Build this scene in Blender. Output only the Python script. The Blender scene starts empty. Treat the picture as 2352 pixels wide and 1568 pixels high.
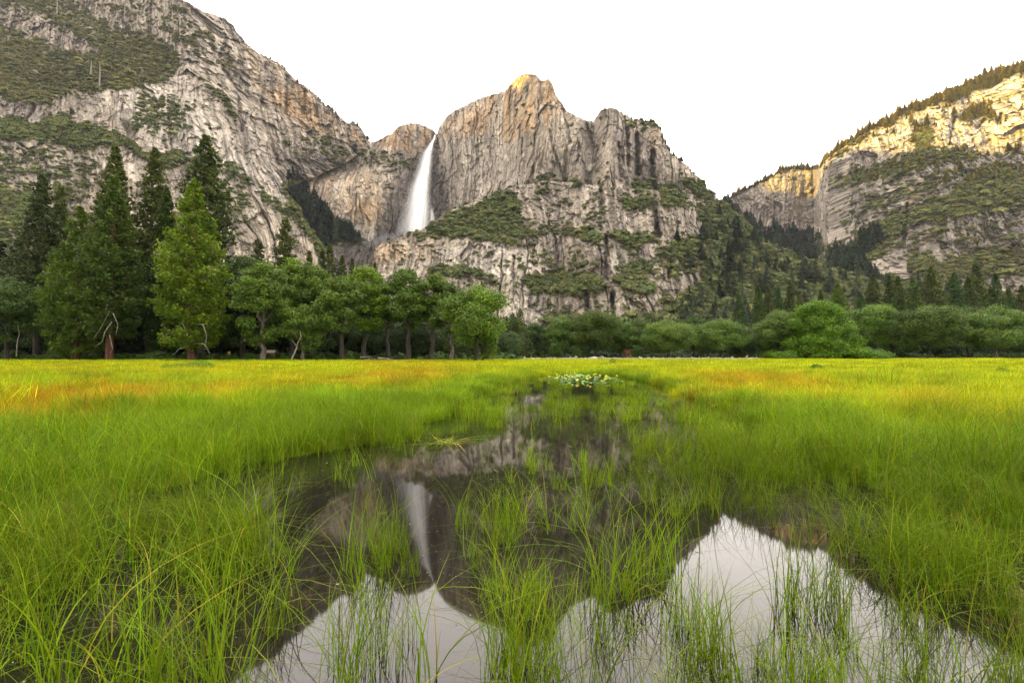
import bpy, math
import numpy as np
from math import radians as R

# ------------------------------------------------------------------ camera
PITCH = R(1.7); F = 1045.0; CX = 1176.0; CY = 784.0; CH = 1.6   # picture units: 2352 x 1568
scene = bpy.context.scene
cam = bpy.data.objects.new('camera', bpy.data.cameras.new('camera'))
scene.collection.objects.link(cam)
cam.location = (0, 0, CH); cam.rotation_euler = (R(90)+PITCH, 0, 0)
cam.data.sensor_width = 36; cam.data.lens = F*36/2352
cam.data.clip_start = 0.05; cam.data.clip_end = 20000
scene.camera = cam
# ------------------------------------------------------------------ sky, sun, exposure
SUN_AZ = R(-112)      # clockwise from the view direction (+Y): low, from behind the left shoulder
SUN_EL = R(8.5)
world = bpy.data.worlds.new('World'); scene.world = world; world.use_nodes = True
wn = world.node_tree; wn.nodes.clear()
wo = wn.nodes.new('ShaderNodeOutputWorld'); bg = wn.nodes.new('ShaderNodeBackground')
sky = wn.nodes.new('ShaderNodeTexSky'); sky.sky_type = 'NISHITA'; sky.sun_disc = False
sky.sun_elevation = SUN_EL; sky.sun_rotation = SUN_AZ; sky.air_density = 1.0; sky.dust_density = 2.5
veil = wn.nodes.new('ShaderNodeMix'); veil.data_type = 'RGBA'; veil.clamp_factor = False
veil.inputs[0].default_value = 0.86                       # a thin bright cloud veil over the blue
wtc = wn.nodes.new('ShaderNodeTexCoord'); wsp = wn.nodes.new('ShaderNodeSeparateXYZ'); wmr = wn.nodes.new('ShaderNodeMapRange'); wvm = wn.nodes.new('ShaderNodeVectorMath'); wvm.operation = 'SCALE'
wmr.inputs[1].default_value = -1; wmr.inputs[2].default_value = 1; wmr.inputs[3].default_value = .68; wmr.inputs[4].default_value = 2.7   # cloud glows towards the north
wn.links.new(wtc.outputs['Generated'], wsp.inputs[0]); wn.links.new(wsp.outputs[1], wmr.inputs[0])
wvm.inputs[0].default_value = (6.0, 5.5, 5.05); wn.links.new(wmr.outputs[0], wvm.inputs['Scale']); wn.links.new(wvm.outputs[0], veil.inputs[7])
wn.links.new(sky.outputs[0], veil.inputs[6])
wn.links.new(veil.outputs[2], bg.inputs[0]); bg.inputs[1].default_value = 0.12
wn.links.new(bg.outputs[0], wo.inputs[0])
sl = bpy.data.lights.new('sun', 'SUN'); sl.energy = 5.0; sl.angle = R(0.5); sl.color = (1.0, 0.66, 0.07)
sun = bpy.data.objects.new('sun', sl); scene.collection.objects.link(sun)
sun.rotation_euler = (R(90)-SUN_EL, 0, -SUN_AZ + R(180))
SDIR = np.array([math.sin(SUN_AZ)*math.cos(SUN_EL), math.cos(SUN_AZ)*math.cos(SUN_EL), math.sin(SUN_EL)])
scene.view_settings.view_transform = 'Standard'; scene.view_settings.look = 'None'
scene.view_settings.gamma = 1; scene.view_settings.exposure = 1.80
scene.view_settings.use_curve_mapping = False

rng = np.random.default_rng(7)
# ------------------------------------------------------------------ numpy noise
def _hash(ix, iy, seed):
    h = (ix.astype(np.int64)*374761393 + iy.astype(np.int64)*668265263 + seed*2147483 + 974711) & 0xffffffff
    h = ((h ^ (h >> 13))*1274126177) & 0xffffffff
    h = h ^ (h >> 16)
    return (h & 0xffff).astype(np.float32)/65535.0
def vn(x, y, seed=0):
    ix = np.floor(x); iy = np.floor(y); fx = (x-ix).astype(np.float32); fy = (y-iy).astype(np.float32)
    ux = fx*fx*(3-2*fx); uy = fy*fy*(3-2*fy)
    a = _hash(ix, iy, seed); b = _hash(ix+1, iy, seed); c = _hash(ix, iy+1, seed); d = _hash(ix+1, iy+1, seed)
    return (a+(b-a)*ux)*(1-uy) + (c+(d-c)*ux)*uy
def fbm(x, y, o=4, seed=0, g=0.5):
    s = 0; w = 1; t = 0
    for i in range(o):
        s = s + w*vn(x*2**i+i*17.3, y*2**i+i*9.1, seed+i); t += w; w *= g
    return s/t
def ridge(x, y, o=3, seed=0, g=0.5):
    s = 0; w = 1; t = 0
    for i in range(o):
        s = s + w*(1-np.abs(2*vn(x*2**i+i*7.7, y*2**i+i*3.3, seed+i)-1)); t += w; w *= g
    return s/t
def facets(x, y, seed):
    """blocky cells, each with its own height and tilt; second value is the crack between cells"""
    ix = np.floor(x); iy = np.floor(y); b1 = np.full(x.shape, 9., np.float32); b2 = b1.copy(); h = np.zeros(x.shape, np.float32)
    for i in (-1, 0, 1):
        for j in (-1, 0, 1):
            cx = ix+i; cy = iy+j; px = cx+_hash(cx, cy, seed); py = cy+_hash(cx, cy, seed+1); dx = x-px; dy = y-py; d = dx*dx+dy*dy
            hh = _hash(cx, cy, seed+2)-.5+(_hash(cx, cy, seed+3)-.5)*1.6*dx+(_hash(cx, cy, seed+4)-.5)*1.2*dy
            n = d < b1; b2 = np.where(n, b1, np.minimum(b2, d)); h = np.where(n, hh, h); b1 = np.where(n, d, b1)
    return h, np.sqrt(b2)-np.sqrt(b1)
def sm(a, b, x):
    t = np.clip((x-a)/(b-a), 0, 1); return t*t*(3-2*t)

# ------------------------------------------------------------------ picture <-> world
def ray(x, y):
    a = (np.asarray(x, float)-CX)/F; b = (CY-np.asarray(y, float))/F
    Y = math.cos(PITCH)-b*math.sin(PITCH); Z = math.sin(PITCH)+b*math.cos(PITCH)
    return a/Y, Z/Y                                        # per metre of depth
def proj(X, Y, Z):
    z = Z-CH; dy = Y*math.cos(PITCH)+z*math.sin(PITCH); dz = -Y*math.sin(PITCH)+z*math.cos(PITCH)
    return CX+F*X/dy, CY-F*dz/dy
def on_ground(x, y, z=0.0):
    a, c = ray(x, y); Y = (z-CH)/c; return a*Y, Y

# ------------------------------------------------------------------ soft painted maps (where things grow and what the rock is like)
MX0, MX1, MY0, MY1, MR = -900, 3300, -500, 2300, 3.0
mw = int((MX1-MX0)/MR); mh = int((MY1-MY0)/MR)
mgx, mgy = np.meshgrid(MX0+(np.arange(mw)+.5)*MR, MY0+(np.arange(mh)+.5)*MR)
def blur(m, s):
    if s <= 0: return m
    r = int(3*s)+1; k = np.exp(-np.arange(-r, r+1)**2/(2*s*s)); k /= k.sum()
    p = np.pad(m, ((r, r), (0, 0)), mode='edge'); m = sum(k[i]*p[i:i+m.shape[0]] for i in range(2*r+1))
    p = np.pad(m, ((0, 0), (r, r)), mode='edge'); return sum(k[i]*p[:, i:i+m.shape[1]] for i in range(2*r+1))
def inpoly(gx, gy, pts):
    ins = np.zeros(gx.shape, bool); n = len(pts)
    for i in range(n):
        x1, y1 = pts[i]; x2, y2 = pts[(i+1) % n]
        if y1 == y2: continue
        c = ((y1 > gy) != (y2 > gy)) & (gx < (x2-x1)*(gy-y1)/(y2-y1)+x1); ins ^= c
    return ins
def paint(items, soft=2.0):
    m = np.zeros((mh, mw), np.float32)
    for d, pts in items:
        k = inpoly(mgx, mgy, pts)
        if d >= 0: m[k] = np.maximum(m[k], d)
        else: m[k] *= (1+d)
    return blur(m, soft)
def strokes(items, soft=0.8):
    m = np.zeros((mh, mw), np.float32)
    for d, w, pts in items:
        for (x1, y1), (x2, y2) in zip(pts[:-1], pts[1:]):
            L = (x2-x1)**2+(y2-y1)**2; t = np.clip(((mgx-x1)*(x2-x1)+(mgy-y1)*(y2-y1))/L, 0, 1)
            q = np.hypot(mgx-x1-t*(x2-x1), mgy-y1-t*(y2-y1))
            m = np.maximum(m, d*np.clip(1.3-q/w, 0, 1))
    return blur(m, soft)
def look(m, x, y):
    fx = np.clip((x-MX0)/MR-.5, 0, mw-1.001); fy = np.clip((y-MY0)/MR-.5, 0, mh-1.001)
    i = fx.astype(int); j = fy.astype(int); u = fx-i; v = fy-j
    return (m[j, i]*(1-u)+m[j, i+1]*u)*(1-v)+(m[j+1, i]*(1-u)+m[j+1, i+1]*u)*v

VEG = paint([
 (.95, [(-900,-500),(-60,-60),(157,-5),(214,39),(275,67),(360,84),(408,121),(427,152),(365,192),(309,200),(239,208),(197,219),(157,208),(93,242),(0,225),(-900,225)]),
 (-.85, [(0,15),(42,17),(126,50),(174,84),(247,127),(157,121),(84,90),(0,60)]),
 (-.8, [(-400,60),(-60,40),(0,15),(0,60),(-120,110)]),
 (.9, [(-900,270),(0,273),(48,276),(79,287),(141,264),(169,284),(253,301),(315,326),(337,360),(416,349),(439,365),(394,391),(337,374),(298,337),(197,337),(141,335),(84,318),(0,318),(-900,330)]),
 (.2, [(-900,330),(0,330),(220,345),(230,400),(150,560),(0,620),(-900,620)]),
 (.8, [(0,430),(40,440),(110,470),(60,520),(0,530)]),
 (.7, [(517,371),(560,400),(578,418),(535,402)]), (.25, [(440,365),(560,400),(600,520),(480,480)]),
 (.3, [(330,215),(450,230),(430,300),(300,300)]),
 (.5, [(430,175),(480,180),(540,240),(545,290),(500,215)]),
 (.35, [(200,0),(420,20),(540,120),(600,200),(480,150),(380,80),(260,40)]),
 (1, [(653,420),(700,414),(715,456),(745,484),(785,513),(835,552),(858,563),(768,556),(745,590),(709,530),(650,440)]),
 (.55, [(715,299),(757,307),(790,344),(757,330),(700,330)]), (.3, [(660,310),(750,330),(830,350),(760,390),(690,380)]),
 (.8, [(588,434),(612,446),(650,476),(690,506),(720,540),(660,494),(610,460)]),
 (.5, [(760,372),(860,350),(1000,380),(940,385),(840,372),(720,400)]),
 (.85, [(982,527),(1027,488),(1108,459),(1176,434),(1200,470),(1180,569),(1108,552),(982,546)]),
 (.5, [(869,569),(925,540),(982,530),(982,545),(900,562)]),
 (.27, [(1176,425),(1250,400),(1380,430),(1400,520),(1176,530)]),
 (.8, [(1176,521),(1246,529),(1322,527),(1359,521),(1395,546),(1378,563),(1333,541),(1260,541),(1193,549)]),
 (.9, [(1407,532),(1499,541),(1508,552),(1429,563)]), (.85, [(1423,456),(1499,451),(1502,484),(1429,484)]),
 (.6, [(1446,417),(1499,422),(1497,456),(1457,451)]), (.8, [(1508,434),(1550,428),(1564,451),(1598,473),(1513,476)]),
 (.55, [(1380,440),(1400,490),(1384,500),(1370,470)]), (.35, [(1430,276),(1519,293),(1513,300),(1446,290)]),
 (.5, [(1560,420),(1600,415),(1640,450),(1600,460)]),
 (.98, [(1598,466),(1648,470),(1700,520),(1760,555),(1850,590),(1960,625),(2400,690),(2400,800),(1550,800),(1545,690),(1600,660),(1640,610),(1620,560),(1615,530)]),
 (-.85, [(1690,531),(1712,533),(1722,550),(1700,546)]), (-.9, [(1707,615),(1728,607),(1740,628),(1722,634)]), (-.8, [(1802,622),(1830,620),(1850,637),(1828,634)]),
 (-.8, [(1909,635),(1930,637),(1952,652),(1930,650)]), (-.7, [(1650,600),(1670,598),(1672,640),(1655,640)]),
 (.45, [(1500,560),(1640,560),(1640,620),(1540,640),(1500,600)]),
 (.85, [(1102,520),(1173,523),(1187,562),(1167,568),(1102,548)]), (.95, [(1325,534),(1355,520),(1398,551),(1384,560),(1341,557)]),
 (.9, [(1409,531),(1496,540),(1507,557),(1440,571),(1406,548)]), (.8, [(1544,551),(1622,540),(1617,562),(1564,596),(1541,585)]),
 (.9, [(1102,630),(1139,644),(1200,658),(1130,654)]), (.98, [(1204,641),(1299,628),(1384,633),(1386,658),(1344,672),(1271,677),(1215,671)]),
 (.98, [(1406,641),(1440,614),(1496,608),(1479,635),(1513,658),(1504,680),(1440,671)]), (.33, [(1187,568),(1330,560),(1380,600),(1380,635),(1187,635)]),
 (.35, [(1400,565),(1640,600),(1540,640),(1400,620)]), (.12, [(880,560),(1102,560),(1102,700),(880,700)]),
 (.95, [(975,617),(1029,608),(1102,622),(1120,638),(985,629)]), (.22, [(1230,670),(1540,670),(1540,740),(1230,740)]),
 (.95, [(1250,725),(1330,718),(1360,740),(1250,745)]), (.9, [(1420,735),(1560,710),(1560,760),(1420,760)]),
 # right hand walls
 (1, [(1650,462),(1690,470),(1750,520),(1800,530),(1870,522),(1890,555),(1915,585),(1940,600),(1990,640),(2400,700),(1960,700),(1850,620),(1750,560),(1640,500)]),
 (.35, [(1690,440),(1760,415),(1850,390),(1850,410),(1760,440)]),
 (.85, [(1926,590),(1971,534),(2028,506),(2084,520),(2042,548),(2028,590),(1980,599),(2016,658),(1937,625)]),
 (.88, [(2011,508),(2073,486),(2130,469),(2186,443),(2242,387),(2298,373),(2352,415),(2700,420),(2700,480),(2352,472),(2242,491),(2130,508),(2017,533)]),
 (.75, [(1891,415),(1989,387),(2113,337),(2242,345),(2253,362),(2158,373),(2073,401),(1961,424),(1899,430)]),
 (.7, [(2084,590),(2112,576),(2168,604),(2253,571),(2352,590),(2700,600),(2700,640),(2352,635),(2168,640),(2084,652)]),
 (.6, [(1960,470),(2060,440),(2160,405),(2170,420),(2070,460),(1980,490)]), (.25, [(1900,430),(2352,340),(2352,600),(1950,600)]),
 (.32, [(1890,365),(1978,312),(2082,255),(2186,215),(2352,158),(2700,60),(2700,260),(2352,300),(2100,300),(1990,330)]),
 (-.75, [(1995,318),(2095,268),(2110,300),(2080,318)]), (-.8, [(2180,270),(2290,200),(2420,190),(2420,300),(2190,320)]),
 (.9, [(2080,300),(2115,285),(2150,310),(2120,345),(2100,335)]), (.9, [(2160,285),(2230,245),(2300,270),(2330,285),(2200,275)]),
 (1, [(1886,385),(1978,309),(2059,266),(2115,240),(2186,210),(2256,178),(2352,150),(2800,0),(2800,30),(2352,172),(2256,208),(2186,232),(2115,256),(2059,280),(1978,322),(1890,395)]),
 (.9, [(1670,458),(1724,430),(1792,393),(1885,384),(1885,392),(1792,402),(1700,450)]),
], 1.6)
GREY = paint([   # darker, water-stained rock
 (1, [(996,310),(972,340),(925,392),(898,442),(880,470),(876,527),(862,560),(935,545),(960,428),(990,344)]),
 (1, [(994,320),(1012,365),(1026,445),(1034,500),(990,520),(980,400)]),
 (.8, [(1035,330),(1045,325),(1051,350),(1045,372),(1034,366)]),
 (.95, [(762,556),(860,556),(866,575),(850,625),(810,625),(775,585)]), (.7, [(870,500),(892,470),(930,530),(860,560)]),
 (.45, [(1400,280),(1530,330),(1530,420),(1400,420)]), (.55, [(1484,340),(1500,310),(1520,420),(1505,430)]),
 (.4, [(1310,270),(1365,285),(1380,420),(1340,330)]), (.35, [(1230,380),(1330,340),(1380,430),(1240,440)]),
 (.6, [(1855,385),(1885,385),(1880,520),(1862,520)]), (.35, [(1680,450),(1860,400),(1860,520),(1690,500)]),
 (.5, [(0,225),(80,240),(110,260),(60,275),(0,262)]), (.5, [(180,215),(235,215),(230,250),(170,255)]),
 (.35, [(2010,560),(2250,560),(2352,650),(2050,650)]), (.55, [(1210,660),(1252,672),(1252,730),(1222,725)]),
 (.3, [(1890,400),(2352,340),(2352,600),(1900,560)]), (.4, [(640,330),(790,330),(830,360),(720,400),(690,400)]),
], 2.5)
OCHRE = paint([
 (.75, [(1139,222),(1178,195),(1186,320),(1150,330)]), (.95, [(1193,228),(1221,230),(1221,250),(1193,250)]), (.8, [(1176,203),(1187,203),(1187,304),(1176,304)]),  # summit streaks: orange rock with warm evening light painted into it
 (.5, [(1176,170),(1270,180),(1300,260),(1230,300),(1180,300)]), (.7, [(807,467),(863,465),(868,512),(815,512)]),
 (.5, [(639,170),(700,200),(790,280),(800,330),(700,290),(640,250)]), (.4, [(560,90),(640,150),(640,250),(590,200)]), (.5, [(800,285),(845,320),(830,340),(800,330)]),
 (.4, [(900,290),(970,285),(1000,320),(960,350),(860,335)]), (.5, [(1020,280),(1140,215),(1140,300),(1030,320)]),
 (.8, [(1497,300),(1506,300),(1506,360),(1499,360)]), (.5, [(2090,430),(2115,430),(2115,470),(2085,475)]), (.6, [(2300,565),(2352,560),(2400,590),(2330,590)]),
 (.3, [(1440,590),(1620,540),(1640,600),(1500,660)]), (.35, [(860,560),(1000,560),(1000,600),(860,600)]), (.25, [(700,400),(860,400),(880,500),(760,500)]),
], 2.5)
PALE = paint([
 (.9, [(1900,370),(1990,312),(2100,262),(2250,195),(2352,165),(2700,60),(2700,320),(2352,325),(2150,330),(1990,335)]), (.45, [(1050,240),(1170,230),(1190,420),(1040,480),(1020,330)]), (.5, [(700,420),(860,420),(880,540),(780,520)]),  # right crest: pale granite, lightened further to strengthen its sunlit band
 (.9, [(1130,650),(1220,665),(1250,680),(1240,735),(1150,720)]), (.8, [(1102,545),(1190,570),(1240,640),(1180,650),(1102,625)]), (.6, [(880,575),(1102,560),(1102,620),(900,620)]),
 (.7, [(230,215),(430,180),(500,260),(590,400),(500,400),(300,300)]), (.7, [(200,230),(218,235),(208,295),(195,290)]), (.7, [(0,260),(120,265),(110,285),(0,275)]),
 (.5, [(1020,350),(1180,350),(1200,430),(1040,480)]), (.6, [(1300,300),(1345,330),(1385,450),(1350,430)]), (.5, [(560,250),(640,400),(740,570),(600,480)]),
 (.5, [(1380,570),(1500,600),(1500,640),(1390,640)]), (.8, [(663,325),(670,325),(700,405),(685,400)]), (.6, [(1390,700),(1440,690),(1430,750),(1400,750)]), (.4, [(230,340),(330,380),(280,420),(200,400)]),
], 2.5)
GROOVE = strokes([   # gullies and cracks that really cut into the rock
 (1, 7, [(1500,350),(1499,400),(1505,460),(1510,540)]), (1, 5, [(1463,310),(1466,400)]), (.9, 5, [(1373,338),(1378,400),(1381,490)]), (1, 7, [(1392,545),(1395,640)]),
 (.9, 6, [(1868,380),(1870,430),(1876,520)]), (.7, 3, [(1098,262),(1098,389)]), (.5, 3, [(1048,255),(1046,290)]), (.6, 4, [(1420,330),(1424,420)]), (.7, 4, [(1440,290),(1442,380)]),
 (.6, 3, [(1262,300),(1275,360),(1300,420)]), (.6, 3, [(1230,310),(1226,400)]), (.5, 3, [(1199,320),(1206,400)]), (.8, 5, [(1349,672),(1352,740)]), (.8, 5, [(1407,675),(1409,745)]),
 (.5, 2.5, [(868,400),(870,560)]), (.4, 2.5, [(818,420),(816,520)]), (.8, 4, [(1000,300),(994,340)]), (.7, 4, [(660,175),(655,260)]), (.7, 4, [(700,210),(698,262)]), (.6, 4, [(725,245),(728,270)]),
 (.8, 5, [(815,335),(812,350)]), (.8, 5, [(546,230),(556,300)]), (.6, 4, [(520,90),(500,140),(540,200)]), (.6, 4, [(610,150),(600,260),(640,380)]), (.5, 4, [(1330,330),(1352,430)]),
 (.7, 4, [(1540,580),(1536,640)]), (.6, 4, [(1180,590),(1178,640)]), (.6, 4, [(1340,270),(1362,330),(1372,400)]), (.5, 3, [(1290,240),(1310,330)]),
 (.7,4,[(2085,470),(2075,560)]), (.6,4,[(2192,270),(2182,320)]), (.6,4,[(2262,275),(2240,300)]), (.6,4,[(2300,262),(2292,285)]), (.5,3,[(1240,190),(1246,240)]),
], 0.6)

# ------------------------------------------------------------------ mesh helpers
def mesh(name, V, Fc, col=None, smooth=False):
    V = np.asarray(V, np.float32); Fc = np.asarray(Fc, np.int32); k = Fc.shape[1]
    me = bpy.data.meshes.new(name)
    me.vertices.add(len(V)); me.vertices.foreach_set('co', V.ravel())
    me.loops.add(Fc.size); me.loops.foreach_set('vertex_index', Fc.ravel())
    me.polygons.add(len(Fc)); me.polygons.foreach_set('loop_start', np.arange(0, Fc.size, k, dtype=np.int32))
    if smooth: me.polygons.foreach_set('use_smooth', np.ones(len(Fc), bool))
    else: me.polygons.foreach_set('use_smooth', np.zeros(len(Fc), bool))
    if col is not None:
        a = me.attributes.new('tint', 'FLOAT_COLOR', 'POINT')
        c = np.ones((len(V), 4), np.float32); c[:, :3] = col; a.data.foreach_set('color', c.ravel())
    me.update(calc_edges=True)
    return me
def obj(name, me, mat=None, parent=None, link=True):
    o = bpy.data.objects.new(name, me)
    if link: scene.collection.objects.link(o)
    if mat is not None: me.materials.append(mat)
    if parent is not None: o.parent = parent
    return o
def tag(o, label=None, cat=None, group=None, kind=None):
    if label: o['label'] = label
    if cat: o['category'] = cat
    if group: o['group'] = group
    if kind: o['kind'] = kind
    return o
def empty(name, loc, label, cat, group=None):
    o = bpy.data.objects.new(name, None); scene.collection.objects.link(o); o.location = loc
    return tag(o, label, cat, group)
def grid_faces(nu, nv):          # index = j*nu+i
    i, j = np.meshgrid(np.arange(nu-1), np.arange(nv-1)); a = (j*nu+i).ravel()
    return np.stack([a, a+1, a+nu+1, a+nu], 1)

# ------------------------------------------------------------------ materials
def newmat(name):
    m = bpy.data.materials.new(name); m.use_nodes = True; nt = m.node_tree
    return m, nt, nt.nodes['Principled BSDF'], nt.nodes['Material Output']
def rock_material():
    m, nt, b, out = newmat('granite')
    at = nt.nodes.new('ShaderNodeAttribute'); at.attribute_name = 'tint'
    geo = nt.nodes.new('ShaderNodeNewGeometry')
    mp = nt.nodes.new('ShaderNodeMapping'); mp.inputs['Scale'].default_value = (.5, .5, .12)
    nz = nt.nodes.new('ShaderNodeTexNoise'); nz.inputs['Scale'].default_value = 1; nz.inputs['Detail'].default_value = 5; nz.inputs['Roughness'].default_value = .65
    nt.links.new(geo.outputs['Position'], mp.inputs[0]); nt.links.new(mp.outputs[0], nz.inputs['Vector'])
    mr = nt.nodes.new('ShaderNodeMapRange'); mr.inputs[1].default_value = .3; mr.inputs[2].default_value = .7; mr.inputs[3].default_value = .68; mr.inputs[4].default_value = 1.25
    nt.links.new(nz.outputs[0], mr.inputs[0])
    mx = nt.nodes.new('ShaderNodeVectorMath'); mx.operation = 'SCALE'
    nt.links.new(at.outputs['Color'], mx.inputs[0]); nt.links.new(mr.outputs[0], mx.inputs['Scale'])
    nt.links.new(mx.outputs[0], b.inputs['Base Color']); b.inputs['Roughness'].default_value = .85; b.inputs['Specular IOR Level'].default_value = .2
    bp = nt.nodes.new('ShaderNodeBump'); bp.inputs['Distance'].default_value = 2.5; bp.inputs['Strength'].default_value = 1
    nt.links.new(nz.outputs[0], bp.inputs['Height']); nt.links.new(bp.outputs[0], b.inputs['Normal'])
    return m
ROCK = rock_material()
def leaf_material(name, transl=.35, vari=True):
    m, nt, b, out = newmat(name)
    a = nt.nodes.new('ShaderNodeAttribute'); a.attribute_name = 'tint'
    src = a.outputs['Color']
    if vari:
        a2 = nt.nodes.new('ShaderNodeAttribute'); a2.attribute_name = 'itint'; a2.attribute_type = 'INSTANCER'
        mx = nt.nodes.new('ShaderNodeVectorMath'); mx.operation = 'MULTIPLY'
        nt.links.new(a.outputs['Color'], mx.inputs[0]); nt.links.new(a2.outputs['Color'], mx.inputs[1]); src = mx.outputs[0]
    nt.links.new(src, b.inputs['Base Color']); b.inputs['Roughness'].default_value = .6; b.inputs['Specular IOR Level'].default_value = .25
    tr = nt.nodes.new('ShaderNodeBsdfTranslucent'); nt.links.new(src, tr.inputs[0])
    ms = nt.nodes.new('ShaderNodeMixShader'); ms.inputs[0].default_value = transl
    nt.links.new(b.outputs[0], ms.inputs[1]); nt.links.new(tr.outputs[0], ms.inputs[2]); nt.links.new(ms.outputs[0], out.inputs[0])
    return m
LEAF = leaf_material('leaves', .3, False)
SHRUB = leaf_material('shrub_leaves', .22, True)
GRASS = leaf_material('grass_blades', .4, True); GRASS.node_tree.nodes['Principled BSDF'].inputs['Specular IOR Level'].default_value = .12
def bark_material(name, c1, c2):
    m, nt, b, out = newmat(name)
    tc = nt.nodes.new('ShaderNodeTexCoord'); mp = nt.nodes.new('ShaderNodeMapping'); mp.inputs['Scale'].default_value = (3, 3, .5)
    nz = nt.nodes.new('ShaderNodeTexNoise'); nz.inputs['Scale'].default_value = 1.5; nz.inputs['Detail'].default_value = 6
    cr = nt.nodes.new('ShaderNodeValToRGB'); cr.color_ramp.elements[0].position = .35; cr.color_ramp.elements[1].position = .65
    cr.color_ramp.elements[0].color = (*c1, 1); cr.color_ramp.elements[1].color = (*c2, 1)
    nt.links.new(tc.outputs['Object'], mp.inputs[0]); nt.links.new(mp.outputs[0], nz.inputs['Vector']); nt.links.new(nz.outputs[0], cr.inputs[0])
    nt.links.new(cr.outputs[0], b.inputs['Base Color']); b.inputs['Roughness'].default_value = .9
    bp = nt.nodes.new('ShaderNodeBump'); bp.inputs['Distance'].default_value = .1; nt.links.new(nz.outputs[0], bp.inputs['Height']); nt.links.new(bp.outputs[0], b.inputs['Normal'])
    return m
BARK = bark_material('dark_bark', (.018,.015,.012), (.06,.052,.042))
REDBARK = bark_material('red_bark', (.05,.02,.012), (.14,.055,.03))
GREYBARK = bark_material('grey_bark', (.06,.05,.04), (.20,.175,.145))
DEADWOOD = bark_material('dead_wood', (.12,.105,.09), (.34,.31,.27))

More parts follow.
